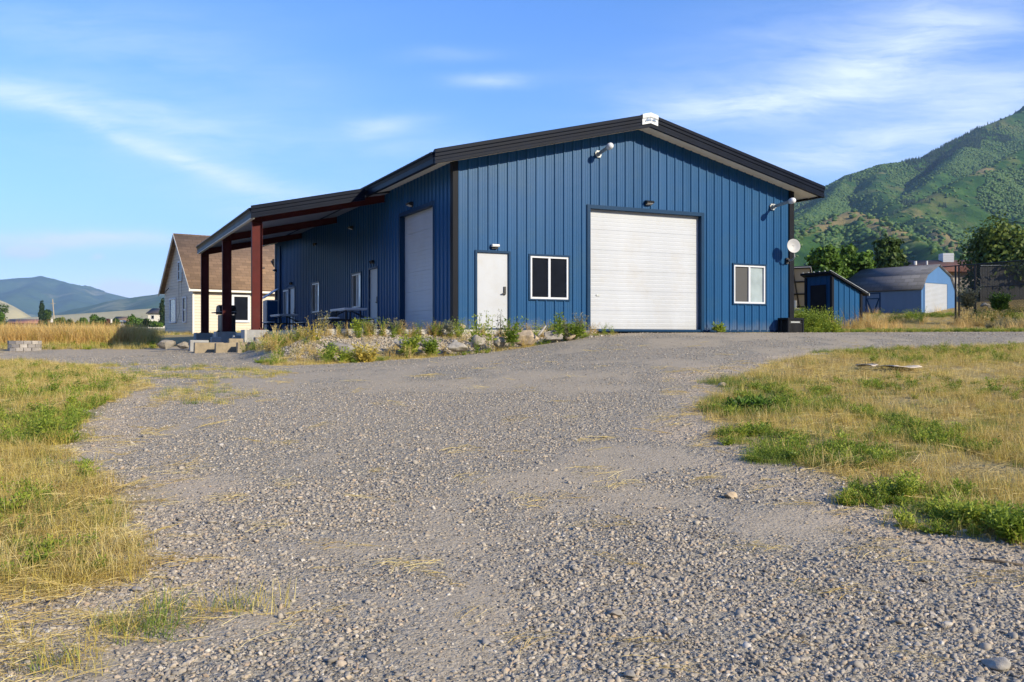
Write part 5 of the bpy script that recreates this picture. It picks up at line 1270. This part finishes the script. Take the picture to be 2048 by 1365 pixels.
# ------------------------------------------------------------------ mountains
def seg_height(x,y,lines,slope):
    H=np.full(x.shape,-1e9); D=[]
    for pts in lines:
        dm=np.full(x.shape,1e9)
        for (a,b_) in zip(pts[:-1],pts[1:]):
            ex,ey=b_[0]-a[0],b_[1]-a[1]; t=np.clip(((x-a[0])*ex+(y-a[1])*ey)/(ex*ex+ey*ey),0,1)
            d=np.hypot(x-a[0]-t*ex,y-a[1]-t*ey); z=a[2]+t*(b_[2]-a[2])
            s=slope*d/(1+.0003*d); H=np.maximum(H,z-np.sqrt(s*s+80)+9); dm=np.minimum(dm,d)
        D.append(dm)
    return H,D
def PL(pts): return [tuple(at(*p)) for p in pts]
RID=[PL([(1180,640,2050),(1400,520,2050),(1590,404,2080),(1640,380,2090),(1700,352,2110),(1760,332,2130),(1800,327,2150),(1850,316,2180),(1900,288,2240),(1960,257,2300),(2048,221,2380),(2160,150,2450),(2350,80,2600),(2600,40,2800)]),
     PL([(2300,190,1900),(2150,255,1780),(2048,299,1680),(1990,327,1600),(1930,357,1500),(1866,392,1400),(1800,425,1320)]),
     PL([(1760,345,2080),(1745,378,1800),(1785,405,1560),(1830,431,1330),(1868,456,1120),(1905,490,900),(1935,520,720)]),
     PL([(1400,600,620),(1500,528,760),(1590,473,900),(1650,447,980),(1705,423,1040),(1760,448,930),(1830,482,780),(1900,512,640)]),
     PL([(1690,360,2100),(1660,400,1750),(1600,440,1450),(1520,500,1200)]),
     PL([(2500,250,1300),(2300,330,1150),(2150,395,1000),(2048,440,900),(1980,478,780)]),
     PL([(1960,262,2290),(1900,330,1950),(1850,372,1750),(1800,400,1640)])]
gx_=np.arange(60,2700,9.0); gy_=np.arange(330,3000,9.0); MX,MY=np.meshgrid(gx_,gy_,indexing='ij')
def Hm(x,y):
    H,D=seg_height(x,y,RID,.74)
    dd=np.min(np.stack(D),0)
    n1=1-np.abs(fbm(x,y,.0045,3,101))*2; n2=fbm(x,y,.012,4,103)
    n3=1-np.abs(fbm(x+60*fbm(x,y,.004,2,7),y,.013,3,105))*2
    H=H+(n1-.62)*46*np.clip(dd/150,0,1)+(n3-.6)*19*np.clip(dd/90,.1,1)+n2*13*np.clip(dd/60,.12,1)
    return np.maximum(H,G(x,y)-6),D
MZ,MD=Hm(MX,MY)
nx,ny=MX.shape; idx=np.arange(nx*ny).reshape(nx,ny); Fq=np.stack([idx[:-1,:-1],idx[1:,:-1],idx[1:,1:],idx[:-1,1:]],-1).reshape(-1,4)
def hillmat(nm,stops,tan,scale,attr=True):
    m,n,b=newmat(nm); tc=n.n('ShaderNodeTexCoord').outputs['Object']
    nz=n.noise(tc,scale,8,.65); c=n.ramp(nz,stops)
    n2=n.noise(n.map(tc,loc=(900,40,0)),scale*.35,7,.68)
    if attr:
        a=n.n('ShaderNodeAttribute',attribute_name='tan').outputs['Fac']
        f=n.ramp(n.math('ADD',a,n.math('MULTIPLY_ADD',n.noise(tc,.02,5,.7),.9,-.45)),[(.45,0.0),(.75,1.0)]); c=n.mix(f,c,tan)
    f2=n.ramp(n2,[(.53,0.0),(.62,.3 if attr else .4)]); c=n.mix(f2,c,tan)
    n.L.new(c,b.inputs['Base Color']); b.inputs['Roughness'].default_value=.95; b.inputs['Specular IOR Level'].default_value=.1
    bp=n.n('ShaderNodeBump',i={'Strength':.8,'Distance':6.0,'Height':n.noise(tc,scale*4,6,.7)}); n.L.new(bp.outputs[0],b.inputs['Normal']); return m
M['hill']=hillmat('mountain_brush',[(.3,(.011,.04,.012)),(.5,(.034,.086,.019)),(.7,(.075,.138,.03))],(.25,.2,.085),.02)
mo=npmesh('mountain',np.stack([MX,MY,MZ],-1).reshape(-1,3),Fq,M['hill'],smooth=True); tag(mo,kind='structure')
tanv=np.zeros_like(MX)
for k,wd in ((1,26),(2,24),(3,26)): tanv=np.maximum(tanv,np.exp(-(MD[k]/wd)**2))
tanv*=np.clip(.55+1.4*fbm(MX,MY,.006,3,111),0,1)
av=mo.data.attributes.new('tan','FLOAT','POINT'); av.data.foreach_set('value',tanv.ravel().astype(np.float32))
# brush and trees on the mountain side
it2=[]
Lf=[mat_leaf('hill_brush',(.011,.036,.008),(.036,.084,.016),(.085,.14,.028),.0,.3),mat_leaf('hill_conifer',(.012,.03,.014),(.022,.045,.02),(.035,.065,.025),.0,.3)]
for i in range(5):
    o=rock_mesh('tmp',300+i,.5,.5,.42,Lf[0],1.1,3,2,False); V=np.array([v.co for v in o.data.vertices]); Fc=np.array([p.vertices[:] for p in o.data.polygons]); bpy.data.objects.remove(o)
    V=V*(1+RS.normal(0,.2,(len(V),1))); V[:,2]+=.25; it2.append((V,Fc,Lf[0]))
for i in range(2):
    V=[];Fc=[]
    for t_ in range(4):
        z0=.1+t_*.42; r_=.42-.09*t_
        n0=len(V); V.append((0,0,z0+.75))
        for k in range(8): a=k*.785+t_; q=r_*(1+.25*RS.normal()); V.append((q*math.cos(a),q*math.sin(a),z0+.06*RS.normal()))
        for k in range(8): Fc.append((n0,n0+1+k,n0+1+(k+1)%8))
    it2.append((np.array(V),np.array(Fc),Lf[1]))
hc=protocol('hill_tree',it2)
n=330000; yy=330+2200*RS.uniform(0,1,n)**.8; xx=yy*RS.uniform(.27,.62,n)
hz_,dz_=Hm(xx,yy)
cov=.22+1.15*fbm(xx,yy,.0065,4,121)+.35*fbm(xx,yy,.03,2,123)
tn=np.zeros(n)
for k,wd in ((1,24),(2,22),(3,26)): tn=np.maximum(tn,np.exp(-(dz_[k]/wd)**2))
keep=(RS.uniform(0,1,n)<np.clip(cov*1.9-tn*1.3,0.02,1))&(hz_>G(xx,yy)-3)
keep&=RS.uniform(0,1,n)<np.clip(yy/900,.35,1)*.62
xx,yy,hz_=xx[keep],yy[keep],hz_[keep]; n=len(xx)
con=(fbm(xx,yy,.004,3,131)>.22)&(yy>800); s=RS.uniform(3,7.5,n)*np.clip(1.15-yy/6000,.7,1.1); s=np.where(con,s*.75,s)
ix=np.where(con,5+RS.randint(0,2,n),RS.randint(0,5,n))
scatter('hillside_brush',hc,np.stack([xx,yy,hz_-s*.1],1),zrot(n,.05),np.stack([s,s,s*RS.uniform(.75,1.15,n)],1),ix,'green brush and trees covering the mountain side','brush')
print('hill',n)
# far blue hills on the left
FR=[PL([(-700,560,9500),(-300,575,9300),(-60,570,9100),(0,561,9000),(40,558,9000),(60,557,9000),(82,553,9000),(108,560,8950),(150,571,8900),(200,585,8800),(262,597,8700),(330,612,8600),(420,630,8500)]),
    PL([(82,556,8950),(60,575,8000),(20,595,7200),(-40,612,6500)]),PL([(130,566,8900),(150,590,7900),(140,606,7200)]),PL([(205,588,8750),(215,603,7900)])]
NR=[PL([(60,640,5200),(140,625,5200),(200,611,5100),(240,600,5000),(300,592,5000),(326,588,5000),(400,586,5000),(520,600,5000),(700,625,5000)]),PL([(240,601,5000),(225,622,4300)]),PL([(326,588,5000),(310,612,4200)])]
def farhill(name,lines,x0,x1,y0,y1,st,slope,namp,nsc,seed,mt):
    a,b_=np.meshgrid(np.arange(x0,x1,st),np.arange(y0,y1,st),indexing='ij'); H,D=seg_height(a,b_,lines,slope)
    dd=np.min(np.stack(D),0); H=H+(-np.abs(fbm(a,b_,nsc,5,seed))*namp+namp*.25)*np.clip(dd/500,.08,1)
    H=np.maximum(H,G(a,b_)-40); nx,ny=a.shape; idx=np.arange(nx*ny).reshape(nx,ny); Fq=np.stack([idx[:-1,:-1],idx[1:,:-1],idx[1:,1:],idx[:-1,1:]],-1).reshape(-1,4)
    return tag(npmesh(name,np.stack([a,b_,H],-1).reshape(-1,3),Fq,mt,smooth=True),kind='structure')
M['hill2']=hillmat('far_hill_forest',[(.35,(.02,.045,.018)),(.55,(.045,.085,.03)),(.7,(.09,.12,.05))],(.46,.4,.26),.0035,False)
farhill('far_hill',FR,-8500,-2300,5800,10500,32,.42,420,.0013,141,M['hill2'])
farhill('near_hill',NR,-3600,-300,3600,6200,24,.36,200,.002,143,M['hill2'])
M['fieldhill']=hillmat('pale_field',[(.3,(.34,.3,.17)),(.7,(.46,.41,.25))],(.3,.33,.15),.004,False)
farhill('field_hill',[PL([(60,645,1500),(140,640,1500),(215,635,1480),(270,628,1450),(330,621,1420),(450,612,1400),(600,618,1400)])],-1200,-250,1000,2000,14,.12,4,.004,147,M['fieldhill'])
farhill('tan_hill',[PL([(-160,540,2150),(-60,575,2100),(-2,601,2050),(14,609,2000),(24,617,1960)])],-1900,-900,1500,2600,14,.75,4,.004,148,M['fieldhill'])

# mountains behind the camera: the windows and walls mirror them
BR=[[(-7000,-3300,420),(-4200,-3100,560),(-2500,-2900,520),(-900,-2800,690),(600,-2700,640),(1800,-2500,760),(3200,-2300,700),(5200,-1900,820),(8000,-1500,900)],
    [(-900,-2800,690),(-700,-2000,330)],[(600,-2700,640),(700,-1900,280)],[(1800,-2500,760),(1700,-1700,300)],[(3200,-2300,700),(2900,-1600,300)],[(-2500,-2900,520),(-2200,-2100,250)]]
farhill('mountain_behind',BR,-6500,7500,-4400,-900,45,.55,160,.0022,151,M['hill'])
# ------------------------------------------------------------------ air, sky, sun, camera
mb=MB(); mb.box(-9500,12600,-4700,13200,-12,1200); hz=mb.build('haze',None) if False else None
m=bpy.data.materials.new('haze'); m.use_nodes=True; nt=m.node_tree; nt.nodes.remove(nt.nodes['Principled BSDF'])
pv=nt.nodes.new('ShaderNodeVolumePrincipled'); pv.inputs['Color'].default_value=(.40,.63,1,1); pv.inputs['Density'].default_value=7.5e-5; pv.inputs['Anisotropy'].default_value=.0
nt.links.new(pv.outputs[0],nt.nodes['Material Output'].inputs['Volume'])
hz=mb.build('haze',m); tag(hz,'faint blue haze filling the valley air','haze',kind='stuff')

SUNV=Vector((BU[0]*.40-BV[0]*.917, BU[1]*.40-BV[1]*.917, .46)); az=math.atan2(SUNV.x,SUNV.y); el=math.atan2(SUNV.z,math.hypot(SUNV.x,SUNV.y))
sl=bpy.data.lights.new('sun','SUN'); sl.energy=4.9; sl.angle=R(.55); sl.color=(1,.885,.67)
so=bpy.data.objects.new('sun',sl); COL.objects.link(so); so.rotation_euler=SUNV.to_track_quat('Z','Y').to_euler()
wd=bpy.data.worlds.new('World'); S.world=wd; wd.use_nodes=True; n=N(wd.node_tree); nt=wd.node_tree
bg=nt.nodes['Background']
sky=n.n('ShaderNodeTexSky'); sky.sky_type='NISHITA'; sky.sun_disc=False; sky.sun_elevation=el; sky.sun_rotation=az; sky.altitude=300; sky.air_density=1.1; sky.dust_density=.2; sky.ozone_density=3.0
tc=n.n('ShaderNodeTexCoord').outputs['Generated']; sp=n.n('ShaderNodeSeparateXYZ',i={0:tc})
yy=n.math('MAXIMUM',sp.outputs['Y'],.05); gx=n.math('DIVIDE',sp.outputs['X'],yy); gzz=n.math('DIVIDE',sp.outputs['Z'],yy)
cv=n.n('ShaderNodeCombineXYZ',i={0:gx,1:gzz}).outputs[0]
wn=n.n('ShaderNodeTexNoise',i={'Scale':5.0,'Detail':4.0,'Roughness':.55}); n.L.new(cv,wn.inputs['Vector'])
wv=n.n('ShaderNodeVectorMath',operation='MULTIPLY_ADD'); n.L.new(wn.outputs['Color'],wv.inputs[0]); wv.inputs[1].default_value=(.09,.035,0); wv.inputs[2].default_value=(-.045,-.0175,0)
wv2=n.n('ShaderNodeVectorMath',operation='ADD'); n.L.new(cv,wv2.inputs[0]); n.L.new(wv.outputs[0],wv2.inputs[1])
def cloud(px,py,a,b_,ang,amp):
    x,z=(px-CX)/F,(HY-py)/F; mp=n.n('ShaderNodeMapping',vector_type='TEXTURE'); mp.inputs['Location'].default_value=(x,z,0); mp.inputs['Rotation'].default_value=(0,0,R(ang)); mp.inputs['Scale'].default_value=(a/F,b_/F,1)
    n.L.new(wv2.outputs[0],mp.inputs['Vector']); d=n.n('ShaderNodeVectorMath',operation='DOT_PRODUCT'); n.L.new(mp.outputs[0],d.inputs[0]); n.L.new(mp.outputs[0],d.inputs[1])
    return n.math('MULTIPLY',n.math('EXPONENT',n.math('MULTIPLY',d.outputs['Value'],-1.0)),amp)
cl=[(60,200,190,30,-14,.5),(220,215,230,40,-12,.34),(300,297,250,18,-20,.5),(520,365,190,24,-16,.42),(420,290,420,100,-8,.26),(300,110,330,60,-10,.2),(560,420,260,30,-8,.25),
(995,160,90,15,2,.6),(890,108,110,14,2,.2),(760,257,85,20,6,.6),(820,300,140,30,0,.2),
(1420,215,150,32,6,.55),(1600,205,200,45,14,.5),(1800,120,190,85,25,.55),(1560,120,330,120,20,.3),(1900,60,220,90,10,.35),
(1950,235,260,60,12,.62),(1720,300,230,40,10,.5),(1620,320,200,26,4,.3),(2000,170,160,60,10,.35),(1300,190,140,30,-10,.2),
(120,474,280,16,-2,1.3),(20,491,32,10,0,1.5),(66,497,34,12,0,1.6),(208,515,14,6,0,1.2),(262,581,56,17,-6,2.6),(300,590,46,14,0,2.2),(180,40,420,60,0,.12)]
tot=None
for c in cl:
    q=cloud(*c); tot=q if tot is None else n.math('ADD',tot,q)
fib=n.math('ADD',n.math('MULTIPLY',n.noise(n.map(wv2.outputs[0],(3,17,1),(0,0,R(-10))),1.7,9,.66,.5),.75),n.math('MULTIPLY',n.noise(n.map(wv2.outputs[0],(9,60,1),(0,0,R(-10))),1.3,6,.7,.3),.25))
tot=n.math('MULTIPLY',tot,n.math('MULTIPLY_ADD',n.ramp(fib,[(.3,0.0),(.72,1.0)]),1.55,.12))
bgc=n.noise(n.map(tc,(1.2,1.2,4)),2.0,6,.6,.3)
tot=n.math('ADD',tot,n.math('MULTIPLY',n.ramp(bgc,[(.5,0.0),(.8,.5)]),n.ramp(sp.outputs['Y'],[(.0,1.0),(.3,0.0)])))
tot=n.math('MULTIPLY',n.math('MINIMUM',n.math('MULTIPLY',tot,.68),.8),n.ramp(sp.outputs['Z'],[(0.0,0.0),(.02,1.0)]))
hsv=n.n('ShaderNodeHueSaturation',i={'Saturation':1.15,'Value':1.0,'Color':n.mix(1.0,sky.outputs[0],(.73,.765,1.0),'MULTIPLY')})
mixc=n.mix(tot,hsv.outputs[0],(4.9,5.4,6.5))
n.L.new(mixc,bg.inputs['Color']); bg.inputs['Strength'].default_value=.15
cam=bpy.data.cameras.new('camera'); co=bpy.data.objects.new('camera',cam); COL.objects.link(co); co.location=(0,0,CAM); co.rotation_euler=(R(90),0,0)
cam.sensor_width=36; cam.lens=36*F/2048; cam.clip_start=.1; cam.clip_end=40000; cam.shift_y=(HY-682.5)/2048
S.camera=co
S.view_settings.view_transform='Standard'; S.view_settings.look='None'; S.view_settings.exposure=0.72; S.view_settings.gamma=1
S.cycles.volume_bounces=0; S.cycles.max_bounces=8; S.cycles.transparent_max_bounces=12
